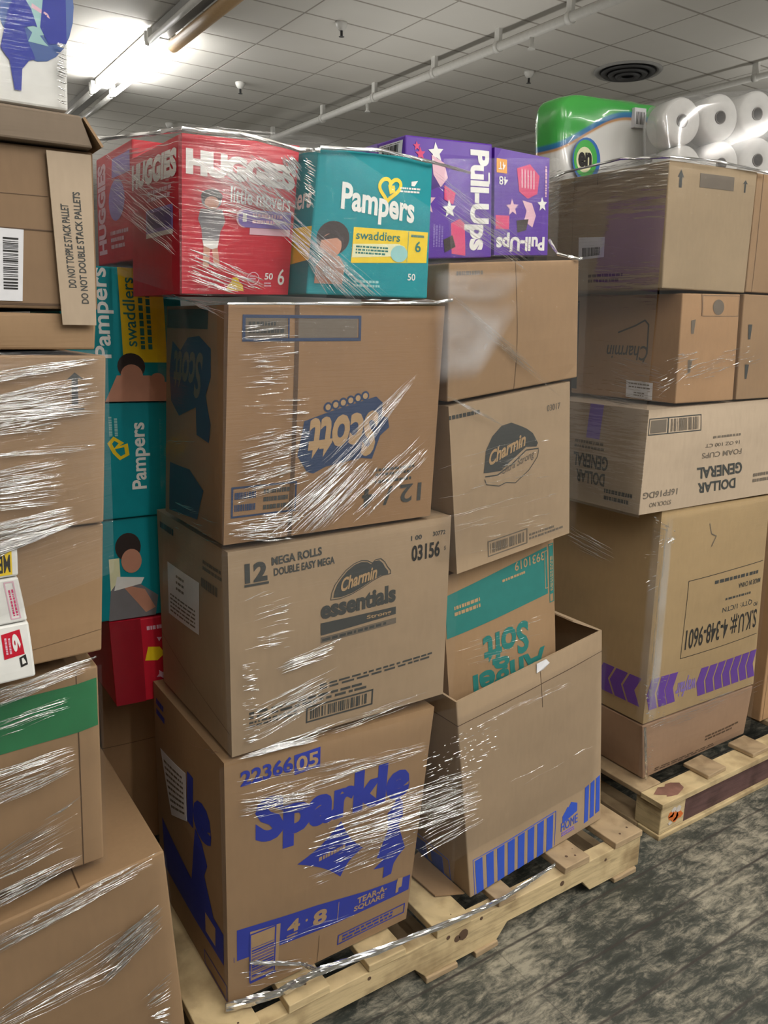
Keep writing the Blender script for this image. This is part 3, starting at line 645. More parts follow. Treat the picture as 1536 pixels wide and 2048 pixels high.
b.text('F', '50', .755, .10, .835, .145, WHITE); b.greek('F', .755, .05, .835, .085, 2, ROSE); b.text('F', '6', .885, .065, .95, .175, WHITE, bold=.01)
b.text('L', 'HUGGIES', -.02+.03, .77, .93, .95, WHITE, bold=.06, sl=-.02)
b.rect('L', .37, .42, .87, .585, LILAC); b.rect('L', .37, .395, .87, .425, WHITE, .0012); b.rect('L', .40, .45, .84, .56, DPURP, .0012); b.greek('L', .4, .63, .9, .72, 2, ROSE)
b.done('diaper_box', 'red diaper box with white lettering on its front, top left of the middle stack', 'box', GM)
b = Carton('huggies2', RED, .004)
b.text('L', 'HUGGIES', .06, .10, .32, .92, ROSE, 90, .05); b.ell('L', .62, .55, .2, .18, LILAC); b.rect('L', .50, .75, .95, .92, LILAC); b.greek('L', .45, .12, .9, .3, 3, ROSE)
b.done('diaper_box', 'second red diaper box with sideways lettering, behind the front red one', 'box', GM)

b = Carton('pampers', AQUA, .004)
b.text('F', 'Pampers', .205, .545, .838, .785, WHITE, bold=.03, sl=-.10)
hx, hy = .605, .765
hrt = [(16*math.sin(t)**3, 13*math.cos(t)-5*math.cos(2*t)-2*math.cos(3*t)-math.cos(4*t)) for t in [PI*2*k/40 for k in range(2, 41)]]
b.stroke('F', [(hx+x*.0058+y*.0012, hy+y*.0056) for x, y in hrt] + [(hx+.0, hy+.02), (hx+.012, hy-.02), (hx+.035, hy-.01), (hx+.03, hy+.025)], .0075, YEL)
b.greek('F', .70, .745, .94, .79, 2, WHITE, sl=.02); b.poly('F', [(.80, .80), (.83, .80), (.86, .84), (.83, .835), (.80, .83)], WHITE)
b.poly('F', [(.322, .232), (.975, .262), (.978, .484), (.322, .482)], YEL); b.rect('F', .793, .26, .797, .48, AQUA, .0013)
b.text('F', 'swaddlers', .345, .40, .72, .46, TEAL, bold=.01, off=.0014); b.text('F', '6', .862, .335, .915, .415, TEAL, off=.0014); b.greek('F', .82, .435, .95, .465, 1, TEAL, .0014)
b.poly('F', [(.325, .27), (.74, .30), (.775, .33), (.765, .37), (.70, .385), (.325, .365)], CREAM, .0014); b.ell('F', .72, .315, .075, .06, MINT, .0018); b.greek('F', .35, .295, .64, .36, 3, TEAL, .0018)
diaper_kid(b, 'F', .165, .385, .118, .135)
b.text('F', '50', .812, .128, .880, .178, WHITE, bold=.01); b.greek('F', .36, .06, .62, .12, 2, MINT)
b.poly('L', [(.3, .2), (1, .24), (1, .47), (.3, .47)], YEL); b.text('L', 'Pampers', .1, .55, .95, .75, WHITE, bold=.02)
b.done('diaper_box', 'teal diaper box with a yellow heart and a baby photo, beside the front red box', 'box', GM)

b = Carton('plain', K, .010)
b.rect('F', .48, .0, .483, 1, DBROWN, .0006); b.greek('F', .05, .90, .25, .95, 1, GREY)
b.done('cardboard_box', 'plain brown carton under the two purple boxes, right column of the middle stack', 'box', GM)
def star(b, f, u, v, r, mat, n=5, off=.0012, k=.45):
    w, h = b.dims(f); b.poly(f, [(u+(r if i % 2 == 0 else r*k)*math.cos(PI*i/n+.4)/w, v+(r if i % 2 == 0 else r*k)*math.sin(PI*i/n+.4)/h) for i in range(2*n)], mat, off)
SLABL = None
b = Carton('pullups', PURP, .003)
b.text('F', 'Pull-Ups', .655, .065, .955, .935, WHITE, -90, .045)
b.rect('F', .945, .65, .965, .75, WHITE)
b.poly('F', [(.10, .80), (.35, .76), (.40, .62), (.22, .55), (.06, .64)], DPURP); b.poly('F', [(.28, .86), (.42, .80), (.46, .68), (.38, .60), (.30, .70)], ROSE, .0012); b.poly('F', [(.42, .62), (.55, .56), (.52, .46), (.42, .50)], PINK, .0012)
star(b, 'F', .33, .88, .022, WHITE); star(b, 'F', .22, .47, .028, ROSE); star(b, 'F', .48, .42, .020, WHITE); star(b, 'F', .16, .86, .014, PINK); star(b, 'F', .12, .92, .010, PINK)
b.poly('F', [(.52, .04), (.68, .02), (.66, .30), (.60, .34), (.50, .30)], PINK); b.poly('F', [(.44, .05), (.56, .10), (.52, .2), (.42, .16)], HAIR, .0012); b.greek('F', .30, .10, .42, .32, 4, LILAC, vert=True)
b.rect('L', .0, .0, .78, 1, LILAC, .0006); b.greek('L', .3, .84, .75, .97, 4, PURP, .0012, vert=False)
b.done('diaper_box', 'purple training pants box with lettering running down it, behind the teal box', 'box', GM)
sticker(b, 'L', [(.79, .85), (.975, .85), (.985, .965), (.80, .965)], 'barcode_label', None, (.15, .1, .85, .8), lines=[(.1, .84, .9, .95, 1)])
b = Carton('pullups2', PURP, .003)
b.text('F', 'Pull-Ups', .03, .03, .93, .215, WHITE, 180, .04, sl=.02)
b.rect('F', .03, .775, .205, .905, ORANGE); b.text('F', '4T', .06, .805, .175, .875, WHITE, 180, .01, off=.0014); b.text('F', '48', .07, .665, .22, .745, WHITE, 180, .01)
b.poly('F', [(.38, .84), (.62, .90), (.80, .80), (.76, .62), (.58, .56), (.42, .62)], PINK)
for k in range(5): b.rect('F', .46+.055*k, .66, .48+.055*k, .84, ROSE, .0013)
b.poly('F', [(.48, .54), (.66, .52), (.74, .40), (.68, .28), (.52, .34), (.56, .44)], ROSE); b.poly('F', [(.38, .34), (.60, .36), (.56, .25), (.40, .22)], HAIR, .0012)
star(b, 'F', .86, .52, .018, WHITE); star(b, 'F', .30, .46, .020, ROSE); b.rect('F', .02, .25, .25, .38, PINK); b.greek('F', .90, .60, .96, .95, 1, ROSE, vert=True)
b.done('diaper_box', 'purple training pants box standing upside down, right end of the middle stack', 'box', GM)

b = Carton('ultra', KL, .004)
shp = [(.250, .620), (.265, .70), (.32, .775), (.40, .825), (.48, .83), (.56, .795), (.61, .77), (.66, .735), (.705, .665), (.69, .645), (.60, .66), (.47, .60), (.38, .555), (.27, .565), (.24, .57)]
b.poly('F', shp, SLATE)
vs, fs = glyphs('Charmin', .03, .25); b.put('F', ([(.285+.31*x, .60+.085*y+.09*x-.02*x*x) for x, y in vs], fs), OUTL, .0015)
b.stroke('F', [(.25, .545), (.35, .535), (.47, .575), (.60, .64), (.71, .63)], .003, SLATE); b.stroke('F', [(.245, .53), (.26, .495), (.36, .465), (.42, .475), (.50, .455), (.62, .51), (.70, .58), (.71, .625)], .002, SLATE)
b.text('F', 'Ultra Strong', .39, .515, .67, .575, GREY, bold=.01, shear=.2, sl=.2)
b.greek('F', .0, .915, .28, .955, 1, SLATE, sl=.0); b.text('F', '03017', .79, .845, .91, .885, GREY, bold=.01)
b.frame('F', .262, .040, .600, .135, GREY, .003); b.bars('F', .28, .055, .585, .12, GREY, 22)
b.greek('F', .62, .05, .95, .10, 2, GREY)
b.done('cardboard_box', 'pale toilet paper carton with a dark oval logo, right of the deep brown carton', 'box', GM)

b = Carton('angel', K, .008)
b.poly('F', [(.01, .810), (.930, .826), (.930, .972), (.01, .940)], TEAL)
b.greek('F', .08, .868, .35, .905, 2, OUTL, .0014); b.text('F', '3931019', .62, .935, .90, .962, OUTL, 180, .01, off=.0014); b.greek('F', .5, .915, .75, .928, 1, OUTL, .0014)
b.frame('F', .905, .845, .932, .960, OUTL, .002, .0015); b.frame('F', .950, .795, 1.0-.01, .975, TEAL, .0025); b.rect('F', .955, .82, .985, .97, TEAL, .0008); b.greek('F', .955, .83, .985, .96, 2, OUTL, .0014, vert=True)
b.text('F', 'Soft', .30, .672, .72, .775, TEAL, 180, .03, sl=.0); b.text('F', 'Angel', .20, .585, .88, .690, TEAL, 180, .03, sl=.0)
b.done('cardboard_box', 'brown carton with a green band and upside-down green lettering, standing inside the open box', 'box', GM)

b = Carton('home', KL, .010, open_top=True)
sl = .05
for k in range(8):
    u = .042+k*.0715; w = .047; v0 = max(.003, -.012+sl*u*.6); b.poly('F', [(u, v0), (u+w, v0+.003), (u+w+.001, .185+sl*u*.4), (u+.001, .182+sl*u*.4)], HBLUE)
b.stroke('F', [(.030, .004), (.032, .192), (.612, .205), (.606, .012)], .0018, HBLUE)
for k in range(3):
    u = .850+k*.050; b.poly('F', [(u, .035+.008*k), (u+.034, .038+.008*k), (u+.036, .240+.006*k), (u+.002, .235+.006*k)], HBLUE)
b.poly('F', [(.665, .112), (.665, .150), (.690, .172), (.705, .188), (.715, .184), (.735, .205), (.785, .180), (.785, .135)], HBLUE)
b.text('F', 'HOME', .655, .068, .792, .118, HBLUE, bold=.0); b.greek('F', .66, .035, .79, .062, 2, LILAC)
b.rect('F', .0, .885, 1, .888, DBROWN, .0005, .012); b.rect('F', .528, .78, .531, .985, DBROWN, .0005)
for u in (.42, .60): b.poly('L', [(u, .0), (u+.13, .0), (u+.13, .10), (u, .085)], HBLUE)
b.frame('L', .38, .002, .80, .115, HBLUE, .002); b.rect('L', .0, .885, 1, .888, DBROWN, .0005)
o = b.done('cardboard_box', 'open moving box with blue stripes along its base, front right of the middle pallet', 'box', GM)
md = o.modifiers.new('board', 'SOLIDIFY'); md.thickness = .006; md.offset = -1
# torn tape left at the middle of the rim, and the inner flap folded in at the right
def loose(c, name, pts, fs, mat, label=None, thick=.004):
    bm = bmesh.new(); vs = [bm.verts.new(Vector(p)-c.base) for p in pts]
    for f in fs: bm.faces.new([vs[i] for i in f])
    bmesh.ops.triangulate(bm, faces=[f for f in bm.faces if len(f.verts) > 4]) if any(len(f.verts) > 4 for f in bm.faces) else None
    o = link(name, bm, mat, c.o); md = o.modifiers.new('t', 'SOLIDIFY'); md.thickness = thick; md.offset = 0
    if label: o['label'] = label
    return o
P = b.P
loose(b, 'torn_tape', [P('F', .50, .955, .002), P('F', .545, .960, .004), P('F', .575, .985, .012), P('F', .56, 1.005, .008), P('F', .505, .998, .003)], [(0, 1, 2, 3, 4)], PAPER, 'scrap of pale tape', .0006)
loose(b, 'flap', [P('R', 0, 1, -.004), P('R', .9, 1, -.004), P('R', .85, 1, -.004)+Vector((-.085, 0, .035)), P('R', .1, 1, -.004)+Vector((-.075, 0, .03))], [(0, 1, 2, 3)], KL)
loose(b, 'bent_flap', [Vector((.672, -.005, .147)), Vector((.668, .20, .147)), Vector((.590, .17, .149)), Vector((.600, .03, .146))], [(0, 1, 2, 3)], K, 'crumpled flap on the pallet', .004)

# back row, seen in the gap beside the left stack
b = Carton('strip_a', AQUA, .003); b.umap = (-0.5505, 1.5505)
b.text('F', 'Pampers', .515, .33, .625, .99, WHITE, 90, .02); b.rect('F', .66, .30, .90, 1, YEL); b.text('F', 'swaddlers', .675, .42, .74, .93, TEAL, 90, .01, off=.0014); b.greek('F', .75, .4, .83, .9, 2, TEAL, .0014, vert=True)
b.ell('F', .70, .27, .075, .10, HAIR, .0016); b.poly('F', [(.55, 0), (.93, 0), (.90, .14), (.80, .20), (.62, .20)], SKIN, .0013); b.ell('F', .70, .20, .06, .085, SKIN, .002); b.ell('F', .84, .17, .04, .05, SKIN, .002)
b.done('diaper_box', 'teal diaper box with sideways white lettering, topmost in the dark gap', 'box', GM)
b = Carton('strip_b', AQUA, .003); b.umap = (-0.5714, 1.5714)
b.text('F', 'Pampers', .69, .25, .80, .83, WHITE, 90, .025); b.stroke('F', [(.60, .58), (.575, .66), (.60, .70), (.64, .66), (.61, .62), (.665, .64), (.67, .56), (.63, .53), (.60, .58)], .006, YEL); b.greek('F', .57, .72, .63, .9, 2, MINT, vert=True)
b.done('diaper_box', 'teal diaper box with a sideways yellow heart, second in the dark gap', 'box', GM)
b = Carton('strip_c', AQUA, .003); b.umap = (-0.5769, 1.5769)
b.ell('F', .655, .72, .075, .14, HAIR, .0016); b.ell('F', .67, .58, .06, .12, SKIN, .002); b.poly('F', [(.52, .0), (.80, .0), (.82, .2), (.72, .33), (.60, .42), (.54, .3)], CHILDGREY, .0013); b.poly('F', [(.60, .36), (.74, .28), (.80, .08), (.74, .04), (.68, .18)], SKIN, .0018); b.rect('F', .54, .30, .60, .62, CREAM, .0012); b.poly('F', [(.56, .30), (.72, .34), (.74, .40), (.58, .44)], WHITE, .0019)
b.done('diaper_box', 'teal diaper box showing a sitting child, third in the dark gap', 'box', GM)
b = Carton('strip_d', RED, .003)
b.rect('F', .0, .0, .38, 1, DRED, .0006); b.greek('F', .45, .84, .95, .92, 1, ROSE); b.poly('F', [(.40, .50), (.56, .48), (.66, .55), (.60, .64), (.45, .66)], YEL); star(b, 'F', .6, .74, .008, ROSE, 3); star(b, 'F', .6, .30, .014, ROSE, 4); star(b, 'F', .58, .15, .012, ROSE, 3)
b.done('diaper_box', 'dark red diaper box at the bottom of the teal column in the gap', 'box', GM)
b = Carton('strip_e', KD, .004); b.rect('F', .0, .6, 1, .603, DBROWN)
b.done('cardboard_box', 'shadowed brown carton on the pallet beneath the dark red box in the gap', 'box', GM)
# ================================================================ left pallet
b = Carton('l_base', K, .012); b.rect('T', .0, .49, 1, .493, DBROWN); b.rect('T', .80, .0, .803, 1, DBROWN)
b.done('cardboard_box', 'biggest plain brown carton at the bottom of the left stack, its top corner showing', 'box', GL)
b = Carton('l_green', K, .014)
b.rect('F', .940, .0, .943, 1, DBROWN, .0006)
o = b.done('cardboard_box', 'brown carton sealed with a wide green tape band, second from the floor at left', 'box', GL)
b.part('tape_band', 'F', ([(.0, .70), (.944, .70), (.995, .71), (.995, .945), (.944, .935), (.0, .925)], [(0, 1, 4, 5), (1, 2, 3, 4)]), TAPEG, .0014, .0006, 'green tape')
b = Carton('l_mid', K, .012); b.rect('F', .75, .10, 1.0, .103, DBROWN, sl=.3)
b.done('cardboard_box', 'plain brown carton behind the white soft packs, above the green-taped carton', 'box', GL)
b = Carton('l_arrow', K, .010)
b.poly('F', [(.910, .865), (.928, .905), (.947, .868), (.935, .870), (.936, .72), (.921, .718), (.921, .868)], SLATE); b.rect('F', .906, .69, .95, .70, SLATE)
b.done('cardboard_box', 'brown carton with a dark up arrow, under dense shiny film folds at left', 'box', GL)
b = Carton('l_thin', K, .003); b.done('cardboard_box', 'thin flat brown carton squeezed above the carton with the up arrow', 'box', GL)
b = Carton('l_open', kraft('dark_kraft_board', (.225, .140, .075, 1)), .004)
b.rect('F', .0, .515, .92, .522, DBROWN, .0012, -.03); b.rect('F', .0, .02, .93, .035, DBROWN); b.rect('F', .0, .70, .90, .703, DBROWN)
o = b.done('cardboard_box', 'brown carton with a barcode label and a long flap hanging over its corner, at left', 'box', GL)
sticker(b, 'F', [(.74, .045), (.836, .045), (.846, .488), (.74, .494)], 'barcode_label', 'white barcode label', (.60, .16, .90, .90), True)
def flaptext(bm, mi):
    for s_, u0, u1, v0, v1 in (('DO NOT TOPPLE STACK PALLET', .934, .951, .14, .66), ('DO NOT DOUBLE STACK PALLETS', .961, .977, .04, .74)):
        vs, fs = glyphs(s_, .02); b.put('F', ([(u0+(1-y)*(u1-u0)-.012*x, v0+x*(v1-v0)) for x, y in vs], fs), None, .0105, bm=bm, mi=mi)
fp = b.part('flap', 'F', quad((.917, -.100), (.992, -.100), (.992, .975), (.898, .975)), KG, .010, .004, 'pale cardboard flap with printed warning', [(SLATE, flaptext)])
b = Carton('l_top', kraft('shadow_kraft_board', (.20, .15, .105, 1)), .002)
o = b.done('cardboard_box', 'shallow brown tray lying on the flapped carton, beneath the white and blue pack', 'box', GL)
loose(b, 'flap', [Vector((-.196, -.021, 1.938)), Vector((-.172, -.03, 1.896)), Vector((-.170, .2, 1.896)), Vector((-.190, .2, 1.938))], [(0, 1, 2, 3)], K)
b = Carton('l_white', WHITE, .006)
CY = ink('pale_teal_print', 150, 196, 196, .4)
b.ell('F', .925, .62, .095, .36, ink('mid_blue_print', 40, 84, 156, .4), .0008, 24); b.ell('F', .930, .56, .042, .15, CY, .0013, 20)
b.poly('F', [(.955, .37), (1.0, .40), (1.0, .98), (.963, .98), (.956, .55), (.935, .46)], BLUE, .0016)
b.poly('F', [(.884, .66), (.860, .52), (.838, .30), (.850, .26), (.858, .24), (.868, .075), (.884, .075), (.888, .20), (.905, .255), (.921, .27), (.915, .31), (.905, .36), (.897, .44), (.905, .52), (.92, .46), (.928, .455), (.915, .55)], BLUE, .002)
b.poly('F', [(.905, .365), (.921, .45), (.945, .38), (.955, .36)], CY, .0012); b.poly('F', [(.915, .56), (.96, .52), (.955, .545), (.917, .585)], ROSE, .0016)
b.done('paper_pack', 'white and blue printed pack topmost on the left stack', 'pack', GL)
# soft packs hanging out of the left stack at the picture edge: (bottom z, top z, right x bottom, right x top)
def softpack(key, z0, z1, x0, x1, label, pr):
    Q[key] = ((-.62, z0-.01), (x0, z0), (x1, z1), (-.62, z1-.004), -.037, -.037, .032)
    b = Carton(key, WHITE, .0015, 6, .002); pr(b); return b.done('soft_pack', label, 'pack', 'white soft packs at the left')
def pr1(b):
    b.rect('F', .80, .08, .965, .86, YEL); b.text('F', 'MEGA', .81, .16, .955, .74, BLACK, -90 and 180, .02, off=.0014)
def pr2(b):
    b.frame('F', .915, .10, .965, .92, ROSE, .002); b.greek('F', .925, .16, .96, .86, 2, PINK, vert=True)
def pr3(b):
    b.poly('F', [(.84, .42), (.955, .45), (.945, .90), (.84, .86)], RED); b.text('F', '6', .895, .52, .940, .84, WHITE, -90, .04, off=.0014); b.greek('F', .85, .5, .89, .85, 2, ROSE, .0014, vert=True)
    b.poly('F', [(.925, .22), (.965, .25), (.960, .44), (.922, .40)], BLACK); b.poly('F', [(.935, .27), (.957, .29), (.953, .33), (.947, .33), (.944, .39), (.934, .38)], WHITE, .0014)
softpack('p_yellow', 1.216, 1.268, -.3525, -.3500, 'white soft pack with a yellow patch, at the left edge', pr1)
softpack('p_pink', 1.136, 1.2135, -.3450, -.3535, 'white soft pack with a pink outlined print, under the yellow patched one', pr2)
softpack('p_red', 1.034, 1.1335, -.3400, -.3440, 'white soft pack with a red panel numbered 6, lowest of the three packs', pr3)
# ================================================================ right pallet
b = Carton('r_base', kraft('pink_kraft_board', (.330, .205, .125, 1)), .010); b.greek('F', .10, .05, .85, .13, 2, DBROWN, sl=.0); b.greek('F', .55, .25, .92, .38, 2, DBROWN)
b.done('cardboard_box', 'low brown carton resting on the right pallet below the purple taped carton', 'box', GR)
b = Carton('r_sku', KY, .010)
b.stroke('F', [(.258, .278), (.266, .655), (.985, .672)], .0022, BLACK); b.stroke('F', [(.258, .278), (.985, .285)], .0022, BLACK)
b.text('F', 'S.K.U.#: 4-348-9601', .285, .315, .965, .425, BLACK, 180, .012, sl=.01); b.greek('F', .50, .605, .97, .635, 1, SLATE, fill=.95); b.text('F', 'MADE IN CHINA', .74, .56, .97, .585, SLATE, 180, .01)
b.text('F', 'QTY: 1/CTN', .60, .455, .90, .485, SLATE, 180, .005); b.text('F', 'PO', .92, .44, .96, .46, SLATE, 180); b.greek('F', .62, .51, .95, .53, 1, SLATE)
b.stroke('F', [(.42, .91), (.44, .86), (.485, .845), (.445, .80)], .004, GREY)
o = b.done('cardboard_box', 'tan carton with an upside-down item number and purple chevron tape, right stack', 'box', GR)
def chev(bm, mi, f, us, v0, v1, d, w):
    pts, fs = [], []
    for u in us:
        i = len(pts); m_ = (v0+v1)/2
        pts += [(u+d, v0), (u+d+w, v0), (u+w, m_), (u+d+w, v1), (u+d, v1), (u, m_)]; fs.append((i, i+1, i+2, i+5)); fs.append((i+5, i+2, i+3, i+4))
    b.put(f, (pts, fs), None, .0022, bm=bm, mi=mi)
b.part('tape_band', 'F', quad((.0, .070), (.985, .036), (.985, .186), (.0, .222)), KY, .0012, .0005, 'printed purple packing tape',
  [(VIOLET, lambda bm, mi: (chev(bm, mi, 'F', [.005, .085, .155], .062, .214, .03, .064), chev(bm, mi, 'F', [.42, .50, .58, .66, .74, .82, .90], .048, .196, .03, .066))),
   (LILAC, lambda bm, mi: b.put('F', ([(.245+.17*(1-x), .075+.105*(1-y)) for x, y in glyphs('wayfair', .02)[0]], glyphs('wayfair', .02)[1]), None, .0022, bm=bm, mi=mi))])
b.part('tape_band', 'L', quad((.0, .08), (1.0, .065), (1.0, .21), (.0, .235)), KY, .0012, .0005, 'printed purple packing tape',
  [(VIOLET, lambda bm, mi: chev(bm, mi, 'L', [.05, .16, .27, .38, .49, .60, .71, .82], .075, .215, .05, .094))])
b = Carton('r_foam', KG, .009)
b.frame('F', .01, .765, .358, .915, SLATE, .003); b.rect('F', .02, .78, .12, .90, GREY); b.bars('F', .15, .78, .34, .90, GREY, 20); b.rect('F', .128, .77, .136, .91, SLATE)
b.text('F', 'DOLLAR', .368, .125, .655, .235, SLATE, 180, .03, -.15); b.text('F', 'GENERAL', .350, .275, .690, .395, SLATE, 180, .03, -.15); b.text('F', 'FOAM CUPS', .375, .48, .675, .535, GREY, 180, .01); b.text('F', '16 OZ 100 CT', .395, .585, .655, .62, GREY, 180, .01)
b.greek('F', .45, .66, .70, .70, 1, GREY); b.text('F', '16FP16DG', .015, .150, .235, .215, GREY, 180, .02); b.text('F', 'STOCK NO', .06, .06, .20, .105, GREY, 180, .01); b.greek('F', .79, .14, .99, .26, 2, GREY)
b.text('L', 'GENERAL', .36, .36, .70, .50, SLATE, 180, .03); b.text('L', 'DOLLAR', .40, .20, .68, .33, SLATE, 180, .03); b.greek('L', .36, .54, .7, .64, 2, GREY); b.greek('L', .68, .06, .97, .20, 2, SLATE); b.rect('L', .47, .66, .60, 1, LILAC, .0006)
b.done('cardboard_box', 'pale foam cup carton printed upside down, jutting out above the tan carton', 'box', GR)
b = Carton('r_quilt', KO, .005)
b.rect('F', .31, .80, .318, 1, DBROWN); b.frame('F', .33, .80, .98, .985, GREY, .001); b.ell('F', .60, .88, .10, .07, GREY); b.poly('F', [(.15, .76), (.22, .77), (.20, .64), (.16, .64)], GREY); b.poly('F', [(.14, .40), (.21, .41), (.19, .28), (.15, .28)], GREY); b.rect('F', .02, .0, .98, .004, DBROWN)
b.text('L', 'Charmin', .36, .38, .74, .52, SLATE, 180, .01, .2); b.stroke('L', [(.46, .64), (.62, .71), (.70, .76), (.735, .72), (.735, .45), (.70, .36)], .005, SLATE); b.rect('L', .0, .05, .06, .95, SLATE)
b.done('cardboard_box', 'orange brown carton with a loop logo on its dark side, above the foam cup carton', 'box', GR)
sticker(b, 'L', [(.560, .02), (.800, .01), (.800, .175), (.560, .185)], 'label', None, None, lines=[(.1, .55, .9, .95, 2), (.3, .1, .7, .4, 2)])
b = Carton('r_quilt2', K, .005); b.poly('F', [(.06, .72), (.10, .72), (.09, .58), (.07, .58)], SLATE); b.poly('F', [(.06, .34), (.10, .34), (.09, .2), (.07, .2)], SLATE)
b.done('cardboard_box', 'brown carton cut by the right picture edge, beside the orange brown one', 'box', GR)
b = Carton('r_top', KG if False else kraft('olive_kraft_board', (.330, .245, .150, 1)), .006)
b.poly('F', [(.09, .88), (.125, .94), (.16, .88), (.14, .88), (.14, .80), (.11, .80), (.11, .88)], SLATE); b.rect('F', .33, .82, .72, .93, GREY); b.poly('F', [(.83, .89), (.86, .92), (.89, .89), (.87, .89), (.87, .82), (.85, .82), (.85, .89)], SLATE)
b.greek('L', .40, .06, .72, .15, 2, DBROWN); b.rect('L', .25, .1, .252, 1, DBROWN); b.rect('L', .45, .90, .455, 1.0, DBROWN)
b.done('cardboard_box', 'olive brown carton topmost at right, faint grey panel on its front', 'box', GR)
sticker(b, 'L', [(.315, .275), (.535, .285), (.540, .455), (.313, .474)], 'barcode_label', 'white barcode label', (.15, .12, .85, .52))
b = Carton('r_top2', K, .005); b.rect('F', .06, .0, .063, 1, DBROWN)
b.done('cardboard_box', 'brown carton at the right edge behind a dark gap, level with the olive one', 'box', GR)
Q['r_far'] = ((2.255, .147), (2.80, .147), (2.80, .98), (2.240, .98), .13, .13, .5); b = Carton('r_far', KO, .005); b.rect('F', .03, .0, .033, 1, DBROWN)
b.done('cardboard_box', 'tall brown carton at the right edge beyond the tan carton', 'box', GR)
Q['r_far2'] = ((2.24, .985), (2.80, .985), (2.80, 1.405), (2.24, 1.405), .13, .13, .5); b = Carton('r_far2', K, .005); b.done('cardboard_box', 'brown carton at the right edge on the tall brown one', 'box', GR)
Q['r_back'] = ((1.45, .146), (2.28, .146), (2.28, 1.25), (1.45, 1.25), .78, .78, .40); b = Carton('r_back', K, .004); b.done('cardboard_box', 'tall brown carton in the dark rear row of the right pallet', 'box', GR)
Q['r_back2'] = ((1.44, 1.254), (2.28, 1.254), (2.28, 2.120), (1.44, 2.120), .78, .78, .40); b = Carton('r_back2', kraft('grey_brown_board', (.26, .2, .15, 1)), .004); b.rect('F', .03, .6, .12, .72, SLATE); b.done('cardboard_box', 'grey brown carton carrying the green paper pack', 'box', GR)
# green wrapped paper pack
def rounded_pack(x0, x1, y0, y1, z0, z1):
    bm = bmesh.new(); bmesh.ops.create_cube(bm, size=1); bmesh.ops.subdivide_edges(bm, edges=bm.edges, cuts=9, use_grid_fill=True)
    for v in bm.verts:
        p = Vector(v.co)*2; q = Vector([math.copysign(min(1, abs(c)), c) for c in p])
        r = (abs(q.x)**9+abs(q.y)**5+abs(q.z)**7)**(1/7) or 1
        q = q/max(r, 1)*1.0
        w = .010*noise.noise(Vector((q.x*3, q.y*3, q.z*3)))
        v.co = Vector(((x0+x1)/2+q.x*(x1-x0)/2, (y0+y1)/2+q.y*(y1-y0)/2+w, (z0+z1)/2+q.z*(z1-z0)/2+w*1.2))
    return bm
def pack_mat():
    m, nt, b_ = nodes('wrapped_pack_film')
    tc = N(nt, 'ShaderNodeTexCoord'); sp = N(nt, 'ShaderNodeSeparateXYZ'); nt.links.new(tc.outputs['Object'], sp.inputs[0])
    # printed wave: green above, thin blue and orange lines, white below
    wv = N(nt, 'ShaderNodeMath', operation='MULTIPLY_ADD'); wv.inputs[1].default_value = 7.0; wv.inputs[2].default_value = 1.2; nt.links.new(sp.outputs['X'], wv.inputs[0])
    sn = N(nt, 'ShaderNodeMath', operation='SINE'); nt.links.new(wv.outputs[0], sn.inputs[0])
    zz = N(nt, 'ShaderNodeMath', operation='MULTIPLY_ADD'); zz.inputs[1].default_value = -.068; nt.links.new(sn.outputs[0], zz.inputs[0]); nt.links.new(sp.outputs['Z'], zz.inputs[2])
    r = ramp(nt, zz.outputs[0], [(.0, (.74, .74, .72, 1)), (0.148, (.74, .74, .72, 1)), (0.150, (.55, .30, .12, 1)), (0.156, (.55, .30, .12, 1)), (0.158, (.03, .16, .42, 1)), (0.173, (.03, .22, .42, 1)), (0.177, (.06, .42, .08, 1)), (.30, (.08, .50, .09, 1)), (.31, (.74, .76, .72, 1))])
    for n in nt.nodes:
        if n.type == 'VALTORGB': n.color_ramp.interpolation = 'LINEAR'
    edge = N(nt, 'ShaderNodeMapRange'); edge.inputs[1].default_value = .195; edge.inputs[2].default_value = .199; nt.links.new(sp.outputs['X'], edge.inputs[0])
    mx = N(nt, 'ShaderNodeMix', data_type='RGBA'); nt.links.new(edge.outputs[0], mx.inputs[0]); nt.links.new(r, mx.inputs[6]); mx.inputs[7].default_value = (.55, .70, .45, 1)
    nt.links.new(mx.outputs[2], b_.inputs['Base Color']); b_.inputs['Roughness'].default_value = .22; b_.inputs['Coat Weight'].default_value = .4
    bp = N(nt, 'ShaderNodeBump'); bp.inputs['Strength'].default_value = .5; bp.inputs['Distance'].default_value = .006
    nt.links.new(noise_tex(nt, 9, 4, (2.4, 2.4, .6)), bp.inputs['Height']); nt.links.new(bp.outputs[0], b_.inputs['Normal'])
    return m
GP = tag(empty('paper_pack', (1.985, .885, 2.142)), 'green and white wrapped paper roll pack standing on the far right stack', 'pack')
GP.scale = (1.17, 1.05, 1.14); GP.rotation_euler.y = math.radians(-4)
bm = rounded_pack(-.265, .265, -.075, .075, 0, .282); o = link('wrapper', bm, pack_mat(), GP, True); o.modifiers.new('s', 'SUBSURF').levels = 1; o.modifiers[-1].render_levels = 1
bm = bmesh.new()
def disc(bm, cx, cz, rx, rz, y, mi, n=24):
    f = bm.faces.new([bm.verts.new((cx+rx*math.cos(-2*PI*k/n), y, cz+rz*math.sin(-2*PI*k/n))) for k in range(n)]); f.material_index = mi
disc(bm, -.160, .085, .062, .066, -.086, 0); disc(bm, -.165, .088, .052, .056, -.0865, 1); disc(bm, -.170, .085, .036, .038, -.087, 2)
vs, fs = glyphs('en', .05); vv = [bm.verts.new((-.198+.06*x, -.0875, .062+.045*y)) for x, y in vs]
for f in fs:
    g_ = bm.faces.new([vv[i] for i in f]); g_.material_index = 3
